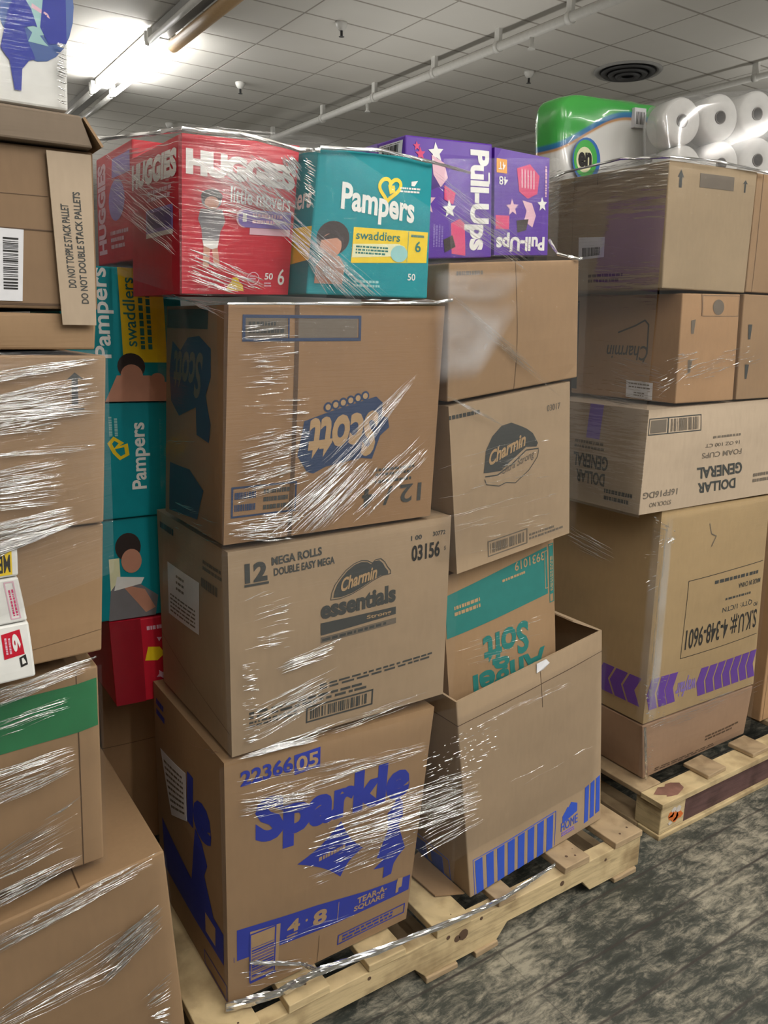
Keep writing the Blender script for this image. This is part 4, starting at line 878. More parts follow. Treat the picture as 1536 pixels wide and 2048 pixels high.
o = link('round_logo', bm, [SKY, GREEN, CREAM, BLACK], GP)
bm = bmesh.new(); add_box(bm, (.055, -.0875, .195), (.110, -.070, .255), 0)
for k in range(7): add_box(bm, (.063+.006*k, -.088, .205), (.0655+.006*k, -.0875, .243), 1)
o = link('barcode_patch', bm, [PAPER, BLACK], GP)
# toilet rolls in clear wrap
TP = tag(empty('toilet_roll_pack', (2.098, .590, 2.122)), 'tilted clear wrapped pack of white toilet rolls, top right corner', 'pack')
TP.rotation_euler = (0, math.radians(-9), math.radians(-16))
ROLLM = plain('white_tissue', (.72, .71, .69, 1), .9); CORE = plain('grey_core', (.20, .18, .165, 1), .9)
def roll(cx, cz, r=.0805, rc=.022, L=.11):
    bm = bmesh.new(); n = 28; prof = [(rc, .004), (rc+.004, 0), (r-.010, 0), (r, .010), (r, L-.010), (r-.010, L), (rc, L)]
    rings = [[bm.verts.new((cx+a*math.cos(2*PI*k/n), y, cz+a*math.sin(2*PI*k/n))) for k in range(n)] for a, y in prof]
    for i in range(len(rings)-1):
        for k in range(n): bm.faces.new((rings[i][k], rings[i+1][k], rings[i+1][(k+1) % n], rings[i][(k+1) % n])).smooth = True
    o = link('roll', bm, ROLLM, TP)
    bm = bmesh.new(); rr = [[bm.verts.new((cx+a*math.cos(2*PI*k/n), y, cz+a*math.sin(2*PI*k/n))) for k in range(n)] for a, y in ((rc+.0006, -.0015), (rc-.002, -.0015), (rc-.002, L-.02))]
    for i in range(2):
        for k in range(n): bm.faces.new((rr[i][k], rr[i][(k+1) % n], rr[i+1][(k+1) % n], rr[i+1][k]))
    bm.faces.new(rr[2]); link('core', bm, CORE, o)
for i in range(4):
    for j in range(2): roll(.164*i, .080+.160*j)
bm = bmesh.new(); bmesh.ops.create_cube(bm, size=1); bmesh.ops.subdivide_edges(bm, edges=bm.edges, cuts=7, use_grid_fill=True)
for v in bm.verts:
    p = Vector(v.co)*2; r = max(1, (abs(p.x)**8+abs(p.y)**8+abs(p.z)**6)**(1/7)); p = p/r
    v.co = Vector((.246+p.x*.345, .055+p.y*.066, .160+p.z*.166))+Vector((0, .006*noise.noise(p*4), .004*noise.noise(p*3)))
TPW = bm
# ================================================================ stretch film
def film_mat(name, gloss=.006, milk=.008, bump=.28, rough=.08, along=(2.0, 60.0), tint=(.9, .9, .92, 1), patchy=False):
    m = bpy.data.materials.new(name); m.use_nodes = True; nt = m.node_tree; nt.nodes.clear()
    out = N(nt, 'ShaderNodeOutputMaterial'); tr = N(nt, 'ShaderNodeBsdfTransparent'); gl = N(nt, 'ShaderNodeBsdfGlossy'); df = N(nt, 'ShaderNodeBsdfDiffuse')
    gl.inputs['Roughness'].default_value = rough; gl.inputs['Color'].default_value = (1, 1, 1, 1); df.inputs['Color'].default_value = tint
    uv = N(nt, 'ShaderNodeUVMap'); mp = N(nt, 'ShaderNodeMapping'); mp.inputs['Scale'].default_value = (along[0], along[1], 1); nt.links.new(uv.outputs[0], mp.inputs[0])
    t = N(nt, 'ShaderNodeTexNoise'); t.inputs['Scale'].default_value = 1; t.inputs['Detail'].default_value = 3; nt.links.new(mp.outputs[0], t.inputs['Vector'])
    bp = N(nt, 'ShaderNodeBump'); bp.inputs['Strength'].default_value = bump; bp.inputs['Distance'].default_value = .004; nt.links.new(t.outputs['Fac'], bp.inputs['Height'])
    nt.links.new(bp.outputs[0], gl.inputs['Normal'])
    lw = N(nt, 'ShaderNodeLayerWeight'); lw.inputs['Blend'].default_value = .35
    f = N(nt, 'ShaderNodeMath', operation='MULTIPLY_ADD'); f.inputs[1].default_value = .30; f.inputs[2].default_value = gloss; f.use_clamp = True; nt.links.new(lw.outputs['Fresnel'], f.inputs[0])
    m1 = N(nt, 'ShaderNodeMixShader'); m1.inputs[0].default_value = milk; nt.links.new(tr.outputs[0], m1.inputs[1]); nt.links.new(df.outputs[0], m1.inputs[2])
    m2 = N(nt, 'ShaderNodeMixShader'); nt.links.new(f.outputs[0], m2.inputs[0]); nt.links.new(m1.outputs[0], m2.inputs[1]); nt.links.new(gl.outputs[0], m2.inputs[2])
    if patchy:   # the number of layers thins out towards the rim of the patch
        a = noise_tex(nt, 7, 3, (1, 1, 1.4)); av = N(nt, 'ShaderNodeAttribute'); av.attribute_name = 'layers'
        q = N(nt, 'ShaderNodeMapRange'); q.inputs[1].default_value = .3; q.inputs[2].default_value = .7; q.inputs[3].default_value = milk*.3; q.inputs[4].default_value = milk*1.2; nt.links.new(a, q.inputs[0])
        mu = N(nt, 'ShaderNodeMath', operation='MULTIPLY'); nt.links.new(q.outputs[0], mu.inputs[0]); nt.links.new(av.outputs['Fac'], mu.inputs[1]); nt.links.new(mu.outputs[0], m1.inputs[0])
        m3 = N(nt, 'ShaderNodeMath', operation='MULTIPLY'); nt.links.new(f.outputs[0], m3.inputs[0]); nt.links.new(av.outputs['Fac'], m3.inputs[1]); nt.links.new(m3.outputs[0], m2.inputs[0])
    nt.links.new(m2.outputs[0], out.inputs[0]); return m
FILM = film_mat('stretch_film'); FILM_T = film_mat('stretch_film_layers', .02, .02, .4, .12, (2.5, 40)); FILM_M = film_mat('stretch_film_milky', .05, .26, .5, .2, (3, 20), (.9, .9, .92, 1), True)
FILM_S = film_mat('stretch_film_side', .28, .02, .4, .06, (1.5, 14))
def pleat_mat():
    m, nt, b = nodes('film_pleat'); nt.nodes.remove(b); out = nt.nodes['Material Output']
    tr = N(nt, 'ShaderNodeBsdfTransparent'); gl = N(nt, 'ShaderNodeBsdfGlossy'); df = N(nt, 'ShaderNodeBsdfDiffuse'); tl = N(nt, 'ShaderNodeBsdfTranslucent')
    gl.inputs['Roughness'].default_value = .15; df.inputs['Color'].default_value = (.95, .95, .95, 1)
    m1 = N(nt, 'ShaderNodeMixShader'); m1.inputs[0].default_value = .10; nt.links.new(tr.outputs[0], m1.inputs[1]); nt.links.new(df.outputs[0], m1.inputs[2])
    m2 = N(nt, 'ShaderNodeMixShader'); m2.inputs[0].default_value = .8; nt.links.new(m1.outputs[0], m2.inputs[1]); nt.links.new(gl.outputs[0], m2.inputs[2])
    nt.links.new(m2.outputs[0], out.inputs[0]); return m
PLEAT = pleat_mat()
def sheet(parent, name, quad4, mat, sag=.0, wob=.002, nu=24, nv=8, lift=(0, -1, 0)):
    """a film sheet between four corners a b c d (b-a runs along the folds)."""
    a, b, c, d = [Vector(p) for p in quad4]; L = Vector(lift); bm = bmesh.new(); lay = bm.verts.layers.float.new('layers'); uvl = bm.loops.layers.uv.new('UVMap'); g = []
    w = (b-a).length; h = (d-a).length
    for j in range(nv+1):
        row = []
        for i in range(nu+1):
            u, v = i/nu, j/nv; p = (1-v)*((1-u)*a+u*b)+v*((1-u)*d+u*c)
            p += L*(sag*math.sin(PI*u)*math.sin(PI*v)+wob*noise.noise(Vector((u*w*9, v*h*26, w)))); vv = bm.verts.new(p); row.append(vv); vv[lay] = min(1, 5*min(u, 1-u))*min(1, 4*min(v, 1-v))
        g.append(row)
    for j in range(nv):
        for i in range(nu):
            f = bm.faces.new((g[j][i], g[j][i+1], g[j+1][i+1], g[j+1][i])); f.smooth = True
            for lp, (x, y) in zip(f.loops, ((i, j), (i+1, j), (i+1, j+1), (i, j+1))): lp[uvl].uv = (x/nu*w*4, y/nv*h*4)
    return link(name, bm, mat, parent)
def pleats(parent, patches, lift=(0, -1, 0), name='film_folds'):
    """raised folds in the film: small roof-shaped ridges. patch = (A, B, C, D, count, (len lo, hi), (width lo, hi) mm); folds run A to B."""
    L = Vector(lift); bm = bmesh.new()
    for (A, B, C, D, n, ln, wd) in patches:
        A, B, C, D = Vector(A), Vector(B), Vector(C), Vector(D)
        for k in range(int(n*1.35)):
            v = random.random(); a, b = A+(D-A)*v, B+(C-B)*v; full = (b-a).length
            l = random.uniform(*ln)*(.4 if random.random() < .4 else 1)
            if l > full: l = full*random.uniform(.7, 1)
            s0 = random.random()*(full-l); dr = (b-a).normalized(); up = L.cross(dr).normalized()
            if up.z < 0: up = -up
            w = random.uniform(*wd)*.00082*(.45+.8*random.random()); hgt = w*random.uniform(.35, .8); ph = random.random()*9; m_ = max(3, int(l/.012)); rows = []
            tilt = random.uniform(-.3, .3)
            for i in range(m_+1):
                t = i/m_; p = a+dr*(s0+l*t)+up*(.0012*math.sin(ph+t*l*60)); e = math.sin(PI*min(1, max(0, t)))**.5*(.55+.45*noise.noise(Vector((ph*5+t*l*55, v*31, 0))) if m_ > 3 else 1); e = max(e, .05)
                rows.append([bm.verts.new(p+up*w*(.5*math.cos(q)+tilt*math.sin(q))*e+L*hgt*e*math.sin(q)) for q in (PI, PI*.75, PI*.5, PI*.25, 0)])
            for i in range(m_):
                for q in range(4): bm.faces.new((rows[i][q], rows[i+1][q], rows[i+1][q+1], rows[i][q+1])).smooth = True
    o = link(name, bm, PLEAT, parent); o['kind'] = 'stuff'; return o
def rope(parent, pts, r, name='film_rope', amp=1.0):
    """film twisted into a cord, with spiral wrinkles."""
    pts = [Vector(p) for p in pts]; den = []
    for i in range(len(pts)-1):
        for k in range(14):
            t = k/14; den.append(pts[i].lerp(pts[i+1], t))
    den.append(pts[-1]); bm = bmesh.new(); n = 14; rings = []
    for i, p in enumerate(den):
        d = (den[min(i+1, len(den)-1)]-den[max(i-1, 0)]).normalized(); a = Vector((0, 0, 1)); a = (a-d*a.dot(d)).normalized(); c = d.cross(a); t = i/(len(den)-1)
        rr = r[0]+(r[1]-r[0])*t
        rings.append([bm.verts.new(p+(a*math.cos(q)+c*math.sin(q)*.55)*rr*(1+amp*(.28*math.sin(4*q+i*.55)+.3*noise.noise(Vector((i*.35, q*1.5, 3)))))) for q in [2*PI*k/n for k in range(n)]])
    for i in range(len(rings)-1):
        for k in range(n): bm.faces.new((rings[i][k], rings[i][(k+1) % n], rings[i+1][(k+1) % n], rings[i+1][k]))
    return link(name, bm, PLEAT, parent)
# ---- where the folds lie, metres
FOLDS_MF = [
    ((0.001, 0.045, 1.924), (0.221, 0.045, 1.852), (0.218, 0.045, 1.804), (-0.011, 0.045, 1.823), 85, (0.04, 0.14), (1.2, 3)),
    ((0.114, 0.040, 1.937), (0.219, 0.040, 1.892), (0.218, 0.040, 1.768), (0.045, 0.040, 1.904), 110, (0.03, 0.1), (1.2, 3.4)),
    ((0.191, 0.030, 1.937), (0.216, 0.030, 1.919), (0.213, 0.030, 1.877), (0.165, 0.030, 1.933), 50, (0.01, 0.04), (1.5, 4)),
    ((0.195, -0.014, 1.930), (0.224, -0.014, 1.921), (0.222, -0.014, 1.837), (0.194, -0.014, 1.852), 34, (0.008, 0.03), (1.5, 4)),
    ((-0.011, 0.045, 1.763), (0.187, 0.045, 1.692), (0.079, 0.045, 1.681), (-0.016, 0.045, 1.702), 45, (0.04, 0.12), (1.5, 4)),
    ((0.148, -0.012, 1.848), (0.407, -0.012, 1.678), (0.299, -0.012, 1.673), (0.147, -0.012, 1.787), 64, (0.08, 0.26), (1.2, 3.2)),
    ((0.199, -0.012, 1.791), (0.322, -0.012, 1.714), (0.253, -0.012, 1.674), (0.199, -0.012, 1.746), 22, (0.06, 0.16), (1.5, 3.6)),
    ((0.052, -0.014, 1.624), (0.186, -0.014, 1.635), (0.185, -0.014, 1.521), (0.049, -0.014, 1.515), 34, (0.03, 0.1), (1.2, 3.2)),
    ((0.054, -0.014, 1.515), (0.163, -0.014, 1.522), (0.162, -0.014, 1.454), (0.052, -0.014, 1.459), 10, (0.02, 0.07), (1, 2)),
    ((0.041, -0.014, 1.413), (0.212, -0.014, 1.437), (0.211, -0.014, 1.320), (0.037, -0.014, 1.288), 80, (0.02, 0.11), (1.2, 3.4)),
    ((0.130, -0.014, 1.484), (0.212, -0.014, 1.486), (0.212, -0.014, 1.412), (0.097, -0.014, 1.409), 16, (0.04, 0.09), (1.5, 3)),
    ((0.183, -0.014, 1.323), (0.500, -0.014, 1.556), (0.423, -0.014, 1.473), (0.288, -0.014, 1.313), 34, (0.06, 0.26), (1.2, 3.2)),
    ((0.051, -0.014, 1.211), (0.300, -0.014, 1.375), (0.375, -0.014, 1.337), (0.228, -0.014, 1.203), 90, (0.05, 0.2), (1.6, 4.6)),
    ((0.205, -0.014, 1.206), (0.491, -0.014, 1.416), (0.507, -0.014, 1.349), (0.326, -0.014, 1.212), 34, (0.06, 0.22), (1.4, 3.6)),
    ((0.021, -0.014, 1.260), (0.205, -0.014, 1.269), (0.182, -0.014, 1.198), (0.020, -0.014, 1.211), 40, (0.03, 0.12), (1.6, 4.5)),
    ((0.048, -0.014, 1.104), (0.170, -0.014, 1.125), (0.168, -0.014, 0.972), (0.055, -0.014, 0.975), 26, (0.02, 0.07), (1, 2.6)),
    ((0.115, -0.014, 0.934), (0.290, -0.014, 0.969), (0.265, -0.014, 0.928), (0.132, -0.014, 0.913), 30, (0.04, 0.12), (1.4, 3.6)),
    ((0.044, -0.014, 0.956), (0.088, -0.014, 0.955), (0.084, -0.014, 0.778), (0.044, -0.014, 0.778), 40, (0.008, 0.03), (1.5, 3.6)),
    ((0.063, -0.014, 0.852), (0.278, -0.014, 0.901), (0.252, -0.014, 0.825), (0.061, -0.014, 0.773), 60, (0.03, 0.14), (1.2, 3.4)),
    ((0.033, -0.014, 0.753), (0.278, -0.014, 0.770), (0.227, -0.014, 0.735), (0.032, -0.014, 0.747), 36, (0.06, 0.2), (2, 5)),
    ((0.227, -0.014, 0.766), (0.528, -0.014, 0.779), (0.514, -0.014, 0.756), (0.227, -0.014, 0.735), 14, (0.06, 0.2), (1.2, 2.6)),
    ((0.026, -0.014, 0.703), (0.532, -0.014, 0.645), (0.533, -0.014, 0.618), (0.023, -0.014, 0.610), 46, (0.05, 0.2), (1.2, 3.4)),
    ((0.023, -0.014, 0.599), (0.227, -0.014, 0.575), (0.227, -0.014, 0.612), (0.024, -0.014, 0.657), 26, (0.05, 0.18), (1.5, 4.2)),
    ((0.209, -0.045, 0.561), (0.670, -0.045, 0.550), (0.677, -0.045, 0.420), (0.159, -0.045, 0.467), 130, (0.05, 0.24), (1.4, 4.2)),
    ((0.175, -0.014, 0.428), (0.494, -0.014, 0.439), (0.511, -0.014, 0.362), (0.200, -0.014, 0.365), 34, (0.03, 0.14), (1.2, 3)),
    ((0.451, -0.050, 0.503), (0.668, -0.050, 0.511), (0.700, -0.050, 0.385), (0.470, -0.050, 0.358), 50, (0.05, 0.16), (1.4, 3.8)),
    ((0.014, -0.014, 0.293), (0.336, -0.014, 0.251), (0.336, -0.014, 0.237), (0.013, -0.014, 0.267), 5, (0.06, 0.2), (1, 2)),
    ((0.476, -0.050, 0.653), (0.724, -0.050, 0.689), (0.733, -0.050, 0.547), (0.494, -0.050, 0.541), 70, (0.006, 0.03), (1.4, 4)),
    ((0.581, -0.050, 0.662), (1.075, -0.050, 0.729), (1.078, -0.050, 0.706), (0.582, -0.050, 0.635), 10, (0.05, 0.2), (0.8, 1.8)),
    ((0.671, -0.050, 0.468), (1.091, -0.050, 0.498), (1.092, -0.050, 0.482), (0.673, -0.050, 0.424), 5, (0.05, 0.2), (0.8, 1.8)),
    ((0.494, -0.012, 1.938), (0.840, -0.012, 1.781), (0.780, -0.012, 1.745), (0.497, -0.012, 1.861), 60, (0.06, 0.24), (0.9, 2.2)),
    ((0.505, -0.016, 1.722), (0.693, -0.016, 1.621), (0.916, -0.016, 1.455), (0.696, -0.016, 1.577), 34, (0.06, 0.24), (0.8, 2)),
    ((0.528, -0.016, 1.480), (0.772, -0.016, 1.377), (0.723, -0.016, 1.404), (0.556, -0.016, 1.480), 12, (0.06, 0.2), (0.8, 2)),
    ((0.520, -0.016, 1.326), (0.922, -0.016, 1.393), (0.935, -0.016, 1.253), (0.524, -0.016, 1.234), 14, (0.05, 0.2), (0.8, 2)),
    ((0.539, -0.016, 1.209), (0.935, -0.016, 1.253), (0.950, -0.016, 1.100), (0.580, -0.016, 1.096), 16, (0.05, 0.2), (0.8, 2)),
    ((0.603, 0.000, 0.873), (0.929, 0.000, 0.901), (0.939, 0.000, 0.785), (0.606, 0.000, 0.806), 10, (0.08, 0.25), (0.8, 2)),
    ((0.012, -0.014, 0.242), (0.226, -0.014, 0.184), (0.198, -0.014, 0.120), (0.011, -0.014, 0.183), 20, (0.02, 0.08), (1.4, 3.4)),
    ((0.555, -0.014, 1.683), (0.506, -0.014, 1.675), (0.298, -0.014, 1.675), (0.506, -0.014, 1.681), 3, (0.1, 0.1), (4, 5)),
]
FOLDS_ML = [
    ((-0.030, 0.471, 1.987), (-0.030, 0.018, 1.819), (-0.030, 0.029, 1.727), (-0.030, 0.495, 1.888), 70, (0.06, 0.3), (1, 2.6)),
    ((-0.030, 0.473, 1.977), (-0.030, 0.004, 1.934), (-0.030, 0.016, 1.835), (-0.030, 0.490, 1.908), 60, (0.05, 0.25), (1, 3)),
    ((-0.012, 0.213, 1.670), (-0.012, -0.135, 1.665), (-0.012, -0.133, 1.632), (-0.012, 0.210, 1.694), 36, (0.06, 0.25), (1.2, 3)),
    ((-0.014, 0.259, 0.677), (-0.014, -0.076, 0.804), (-0.014, -0.076, 0.792), (-0.014, 0.257, 0.691), 5, (0.06, 0.2), (1.5, 3)),
    ((-0.014, 0.312, 1.375), (-0.014, -0.123, 1.439), (-0.014, -0.122, 1.421), (-0.014, 0.316, 1.352), 4, (0.06, 0.2), (1, 2)),
    ((-0.012, 0.212, 1.194), (-0.012, -0.103, 1.227), (-0.012, -0.107, 1.284), (-0.012, 0.203, 1.261), 14, (0.04, 0.15), (1, 2.4)),
]
FOLDS_LF = [
    ((-0.392, -0.016, 1.543), (-0.193, -0.016, 1.570), (-0.194, -0.016, 1.559), (-0.393, -0.016, 1.524), 26, (0.06, 0.2), (1.4, 3.4)),
    ((-0.395, -0.016, 1.504), (-0.195, -0.016, 1.543), (-0.195, -0.016, 1.471), (-0.399, -0.016, 1.465), 90, (0.05, 0.18), (1.2, 3.4)),
    ((-0.399, -0.016, 1.458), (-0.250, -0.016, 1.499), (-0.258, -0.016, 1.449), (-0.401, -0.016, 1.442), 40, (0.02, 0.1), (1.2, 3.2)),
    ((-0.403, -0.016, 1.418), (-0.198, -0.016, 1.424), (-0.203, -0.016, 1.412), (-0.404, -0.016, 1.410), 12, (0.05, 0.2), (1.4, 3)),
    ((-0.406, -0.016, 1.386), (-0.253, -0.016, 1.407), (-0.275, -0.016, 1.323), (-0.412, -0.016, 1.322), 60, (0.05, 0.18), (1.3, 3.4)),
    ((-0.420, -0.040, 1.270), (-0.241, -0.040, 1.298), (-0.283, -0.040, 1.285), (-0.423, -0.040, 1.238), 46, (0.06, 0.2), (1.4, 3.6)),
    ((-0.414, -0.016, 1.297), (-0.251, -0.016, 1.320), (-0.253, -0.016, 1.285), (-0.418, -0.016, 1.256), 60, (0.05, 0.2), (1.4, 3.6)),
    ((-0.440, -0.010, 1.004), (-0.230, -0.010, 1.038), (-0.245, -0.010, 1.012), (-0.444, -0.010, 0.968), 40, (0.06, 0.2), (1.2, 3)),
    ((-0.445, -0.004, 0.947), (-0.272, -0.004, 0.968), (-0.274, -0.004, 0.939), (-0.448, -0.004, 0.911), 22, (0.03, 0.12), (1, 2.6)),
    ((-0.460, -0.004, 0.780), (-0.278, -0.004, 0.819), (-0.279, -0.004, 0.870), (-0.453, -0.004, 0.856), 46, (0.06, 0.2), (1.4, 3.8)),
    ((-0.469, -0.004, 0.684), (-0.273, -0.004, 0.765), (-0.279, -0.004, 0.672), (-0.474, -0.004, 0.635), 36, (0.04, 0.16), (1.2, 3)),
    ((-0.476, -0.004, 0.616), (-0.276, -0.004, 0.649), (-0.278, -0.004, 0.628), (-0.479, -0.004, 0.576), 40, (0.05, 0.18), (1.5, 4)),
    ((-0.484, -0.018, 0.536), (-0.139, -0.018, 0.604), (-0.161, -0.018, 0.567), (-0.488, -0.018, 0.496), 60, (0.05, 0.2), (1.3, 3.4)),
    ((-0.287, -0.022, 0.421), (-0.135, -0.022, 0.490), (-0.138, -0.022, 0.432), (-0.283, -0.022, 0.338), 70, (0.04, 0.15), (1.5, 4.4)),
    ((-0.500, -0.022, 0.376), (-0.217, -0.022, 0.468), (-0.234, -0.022, 0.348), (-0.504, -0.022, 0.335), 36, (0.06, 0.24), (1.4, 3.4)),
    ((-0.197, -0.022, 0.281), (-0.128, -0.022, 0.318), (-0.134, -0.022, 0.186), (-0.170, -0.022, 0.206), 30, (0.02, 0.06), (1.3, 3)),
    ((-0.227, -0.012, 2.047), (-0.210, -0.012, 2.045), (-0.217, -0.012, 1.947), (-0.234, -0.012, 1.952), 26, (0.02, 0.04), (1.6, 4)),
]
FOLDS_RF = [
    ((1.464, 0.085, 1.527), (1.825, 0.085, 1.584), (1.917, 0.085, 1.537), (1.475, 0.085, 1.455), 40, (0.02, 0.14), (1.4, 4)),
    ((1.372, 0.085, 1.542), (1.574, 0.085, 1.570), (1.582, 0.085, 1.526), (1.389, 0.085, 1.429), 22, (0.02, 0.08), (1.6, 4.5)),
    ((1.433, 0.090, 1.080), (1.550, 0.090, 1.018), (1.568, 0.090, 0.984), (1.464, 0.090, 0.950), 24, (0.01, 0.05), (1.6, 4.5)),
    ((1.411, 0.092, 0.973), (1.501, 0.092, 0.960), (1.503, 0.092, 0.829), (1.439, 0.092, 0.808), 10, (0.02, 0.06), (1.6, 3.6)),
    ((1.466, 0.095, 0.548), (1.596, 0.095, 0.517), (1.621, 0.095, 0.347), (1.496, 0.095, 0.382), 40, (0.006, 0.03), (1.8, 5)),
    ((1.526, 0.094, 0.374), (2.184, 0.094, 0.375), (2.197, 0.094, 0.311), (1.534, 0.094, 0.317), 34, (0.05, 0.22), (1.2, 3)),
    ((1.510, 0.096, 0.287), (1.569, 0.096, 0.269), (1.586, 0.096, 0.152), (1.525, 0.096, 0.181), 14, (0.008, 0.03), (1.6, 4)),
    ((1.368, 0.085, 2.075), (1.795, 0.085, 2.101), (1.798, 0.085, 2.087), (1.369, 0.085, 2.070), 10, (0.05, 0.2), (1.6, 3.6)),
]
FOLDS_RL = [
    ((1.365, 0.476, 2.086), (1.365, 0.109, 2.101), (1.365, 0.105, 2.062), (1.365, 0.472, 2.042), 40, (0.05, 0.2), (1.4, 3.6)),
    ((1.330, 0.527, 2.089), (1.330, 0.434, 2.105), (1.330, 0.443, 1.978), (1.330, 0.516, 1.955), 40, (0.02, 0.08), (1.6, 4)),
    ((1.400, 0.295, 1.563), (1.400, 0.044, 1.516), (1.400, 0.032, 1.418), (1.400, 0.281, 1.427), 50, (0.03, 0.12), (1.2, 3.6)),
    ((1.364, 0.373, 1.436), (1.364, 0.081, 1.415), (1.364, 0.081, 1.408), (1.364, 0.370, 1.405), 18, (0.06, 0.2), (1.2, 3)),
    ((1.490, 0.495, 0.971), (1.490, 0.266, 0.919), (1.490, 0.259, 0.852), (1.490, 0.487, 0.883), 26, (0.04, 0.16), (1.4, 3.4)),
    ((1.365, 0.416, 1.891), (1.365, 0.080, 1.840), (1.365, 0.070, 1.761), (1.365, 0.405, 1.772), 14, (0.02, 0.1), (1, 2.4)),
]
ROPE_A = [(-0.014, -0.020, 0.160), (0.105, -0.045, 0.159), (0.194, -0.070, 0.192), (0.350, -0.083, 0.183), (0.610, -0.083, 0.158), (0.749, -0.080, 0.152), (0.954, -0.060, 0.156)]
ROPE_B = [(0.047, -0.016, 0.245), (0.164, -0.030, 0.194), (0.194, -0.070, 0.192)]
RIM_A = [(-0.010, 0.600, 2.033), (0.014, 0.300, 1.996), (-0.012, 0.045, 1.957), (0.090, 0.030, 1.960), (0.191, -0.010, 1.939), (0.225, -0.024, 1.941)]
RIM_B = [(0.232, -0.012, 1.948), (0.365, -0.012, 1.960), (0.497, -0.012, 1.952), (0.643, 0.050, 1.957)]
RIM_C = [(1.410, 0.620, 2.087), (1.338, 0.450, 2.087), (1.350, 0.250, 2.097), (1.364, 0.090, 2.080), (1.560, 0.090, 2.093), (1.821, 0.090, 2.090)]
RIM_D = [(0.038, -0.016, 1.661), (0.295, -0.018, 1.669), (0.503, -0.018, 1.675), (0.552, -0.018, 1.683)]
RIM_E = [(0.894, 0.050, 1.833), (0.895, 0.020, 1.799), (0.937, -0.010, 1.788), (0.949, -0.010, 1.791)]
MILK_A = [(0.503, -0.018, 1.681), (0.703, -0.018, 1.676), (0.774, -0.018, 1.750), (0.500, -0.018, 1.747)]
MILK_B = [(0.509, -0.019, 1.503), (0.638, -0.019, 1.511), (0.762, -0.019, 1.689), (0.502, -0.019, 1.691)]
MILK_C = [(-0.013, 0.040, 1.823), (0.221, 0.040, 1.806), (0.223, 0.040, 1.960), (-0.009, 0.040, 1.951)]
# ---- middle stack
MW = tag(empty('stretch_wrap', (0, -.02, .14)), 'clear stretch film wound around the middle stack, gathered into a cord along its pallet', 'stretch film', 'stretch wraps')
def keep(o, root):
    o.data.transform(Matrix.Translation(-root.location)); return o
y = -.018
for qd, mt, nm in (
  ([(-.034, .030, 1.676), (.24, -.02, 1.676), (.24, -.02, 1.965), (-.022, .040, 1.965)], FILM_T, 'film_sheet'),
  ([(.24, -.020, 1.672), (.545, y, 1.672), (.545, y, 1.84), (.24, -.020, 1.965)], FILM, 'film_sheet'),
  ([(.545, y, 1.77), (.955, .08, 1.80), (.955, .09, 2.03), (.545, .02, 1.97)], FILM_T, 'film_sheet'),
  ([(.010, y, 1.19), (.54, y, 1.21), (.555, y, 1.66), (.030, y, 1.66)], FILM, 'film_sheet'),
  ([(.545, -.016, 1.10), (.985, -.016, 1.12), (.965, -.016, 1.79), (.55, -.016, 1.77)], FILM, 'film_sheet'),
  ([(.010, -.018, .745), (.595, -.018, .75), (.600, -.018, 1.20), (.010, -.018, 1.195)], FILM, 'film_sheet'),
  ([(-.014, -.016, .15), (.60, -.045, .20), (.60, -.045, .73), (-.008, -.014, .74)], FILM, 'film_sheet'),
  ([(.59, -.045, .30), (1.19, .012, .30), (1.185, .012, .74), (.59, -.045, .70)], FILM, 'film_sheet'),
  ): keep(sheet(MW, nm, qd, mt), MW)
for qd in (MILK_A, MILK_B): keep(sheet(MW, 'film_layers', qd, FILM_M, .0, .001), MW)
keep(sheet(MW, 'film_layers', MILK_C, film_mat('stretch_film_hazy', .03, .07, .6, .2, (3, 24), (.9, .9, .92, 1), True), .0, .002), MW)
for qd, mt in (([(-.036, .72, 1.765), (-.036, .06, 1.68), (-.034, .06, 1.97), (-.034, .72, 2.02)], FILM_T), ([(.006, .36, .75), (.004, -.008, .75), (.020, -.008, 1.66), (.030, .36, 1.66)], FILM)):
    keep(sheet(MW, 'film_sheet', qd, mt, 0, .002, lift=(-1, 0, 0)), MW)
keep(pleats(MW, FOLDS_MF), MW); keep(pleats(MW, FOLDS_ML, (-1, 0, 0)), MW)
keep(rope(MW, ROPE_A, (.011, .005)), MW); keep(rope(MW, ROPE_B, (.004, .006)), MW)
for r_, w_ in ((RIM_A, (.0045, .004)), (RIM_B, (.0035, .003)), (RIM_D, (.002, .0035)), (RIM_E, (.004, .003))): keep(rope(MW, r_, w_, 'film_edge', .45), MW)
# ---- left stack
LW = tag(empty('stretch_wrap', (-.45, -.02, .14)), 'clear stretch film with dense shiny folds on the left stack', 'stretch film', 'stretch wraps')
for qd, mt in (([(-.88, -.046, 1.03), (-.20, -.046, 1.20), (-.18, -.014, 1.58), (-.88, -.014, 1.57)], FILM_T), ([(-.88, .008, .60), (-.235, .008, .60), (-.22, .008, 1.01), (-.88, .008, 1.01)], FILM), ([(-.94, -.018, .15), (-.108, -.018, .15), (-.128, -.018, .59), (-.94, -.018, .50)], FILM), ([(-.78, -.012, 1.95), (-.205, -.012, 1.95), (-.195, -.012, 2.19), (-.78, -.012, 2.19)], FILM)):
    keep(sheet(LW, 'film_sheet', qd, mt), LW)
keep(pleats(LW, FOLDS_LF), LW)
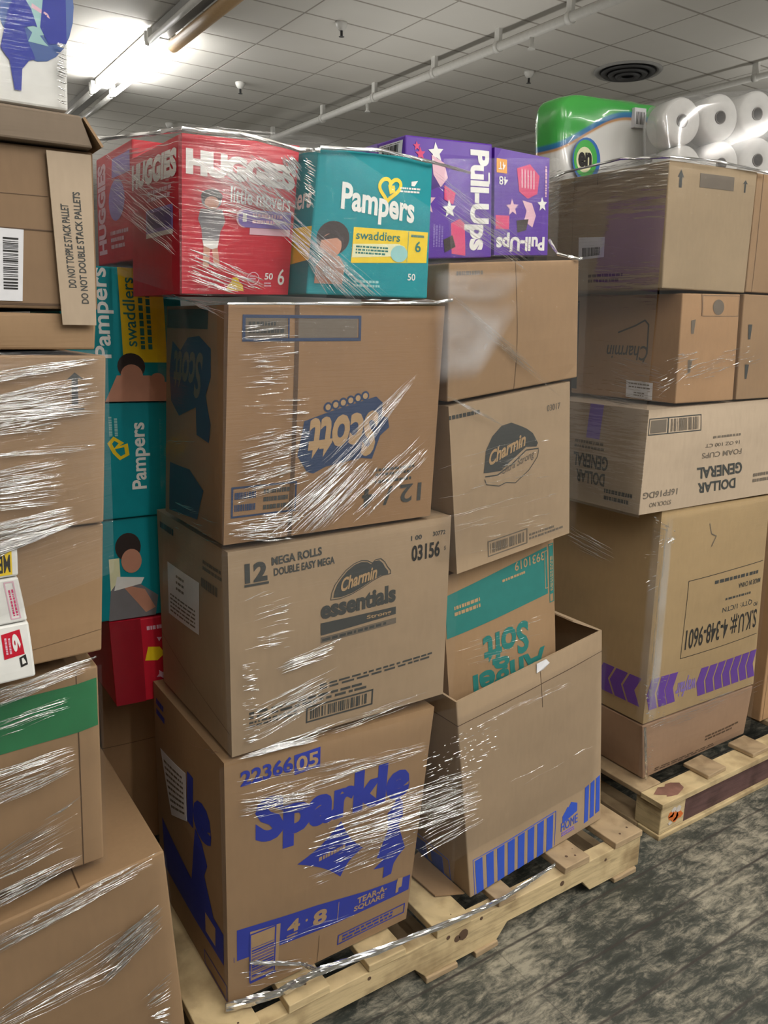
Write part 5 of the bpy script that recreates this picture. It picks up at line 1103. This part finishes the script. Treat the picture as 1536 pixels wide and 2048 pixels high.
# ---- right stack
RW = tag(empty('stretch_wrap', (1.75, .09, .16)), 'clear stretch film around the right stack, bunched at its corners', 'stretch film', 'stretch wraps')
for qd, mt in (([(1.365, .088, 1.40), (2.28, .086, 1.42), (2.28, .086, 2.06), (1.365, .086, 2.06)], FILM), ([(1.49, .094, .16), (2.13, .094, .16), (2.10, .092, 1.07), (1.49, .092, 1.07)], FILM)):
    keep(sheet(RW, 'film_sheet', qd, mt), RW)
for qd, mt in (([(1.362, .62, 1.40), (1.362, .09, 1.40), (1.362, .09, 2.07), (1.362, .62, 2.10)], FILM_S), ([(1.49, .62, .16), (1.49, .10, .16), (1.49, .10, 1.06), (1.49, .62, 1.06)], FILM), ([(1.366, .5, 1.08), (1.366, .085, 1.08), (1.366, .085, 1.40), (1.366, .5, 1.40)], FILM_S)):
    keep(sheet(RW, 'film_sheet', qd, mt, 0, .004, lift=(-1, 0, 0)), RW)
keep(pleats(RW, FOLDS_RF), RW); keep(pleats(RW, FOLDS_RL, (-1, 0, 0)), RW)
keep(rope(RW, RIM_C, (.0035, .0035), 'film_edge', .45), RW)
link('wrapper', TPW, film_mat('roll_pack_film', .05, .10, .9, .10, (1, 1)), TP, True)
keep(sheet(RW, 'film_layers', [(1.506, .090, .36), (1.498, .090, 1.07), (1.542, .091, 1.07), (1.556, .091, .36)], FILM_M), RW)
keep(sheet(RW, 'film_layers', [(1.500, .135, .36), (1.494, .135, 1.07), (1.496, .090, 1.07), (1.502, .090, .36)], FILM_M, lift=(-1, 0, 0)), RW)
keep(pleats(RW, [((1.500, .094, 1.06), (1.508, .094, .37), (1.530, .095, .37), (1.522, .095, 1.06), 26, (.05, .25), (1.5, 4))]), RW)
keep(rope(RW, [(1.538, .094, .15), (1.524, .096, .25), (1.506, .096, .35)], (.004, .005), 'film_edge'), RW)
keep(sheet(MW, 'film_layers', [(-.040, .66, 1.80), (-.040, .05, 1.74), (-.037, .05, 1.965), (-.037, .66, 2.02)], bpy.data.materials['stretch_film_hazy'], 0, .002, lift=(-1, 0, 0)), MW)
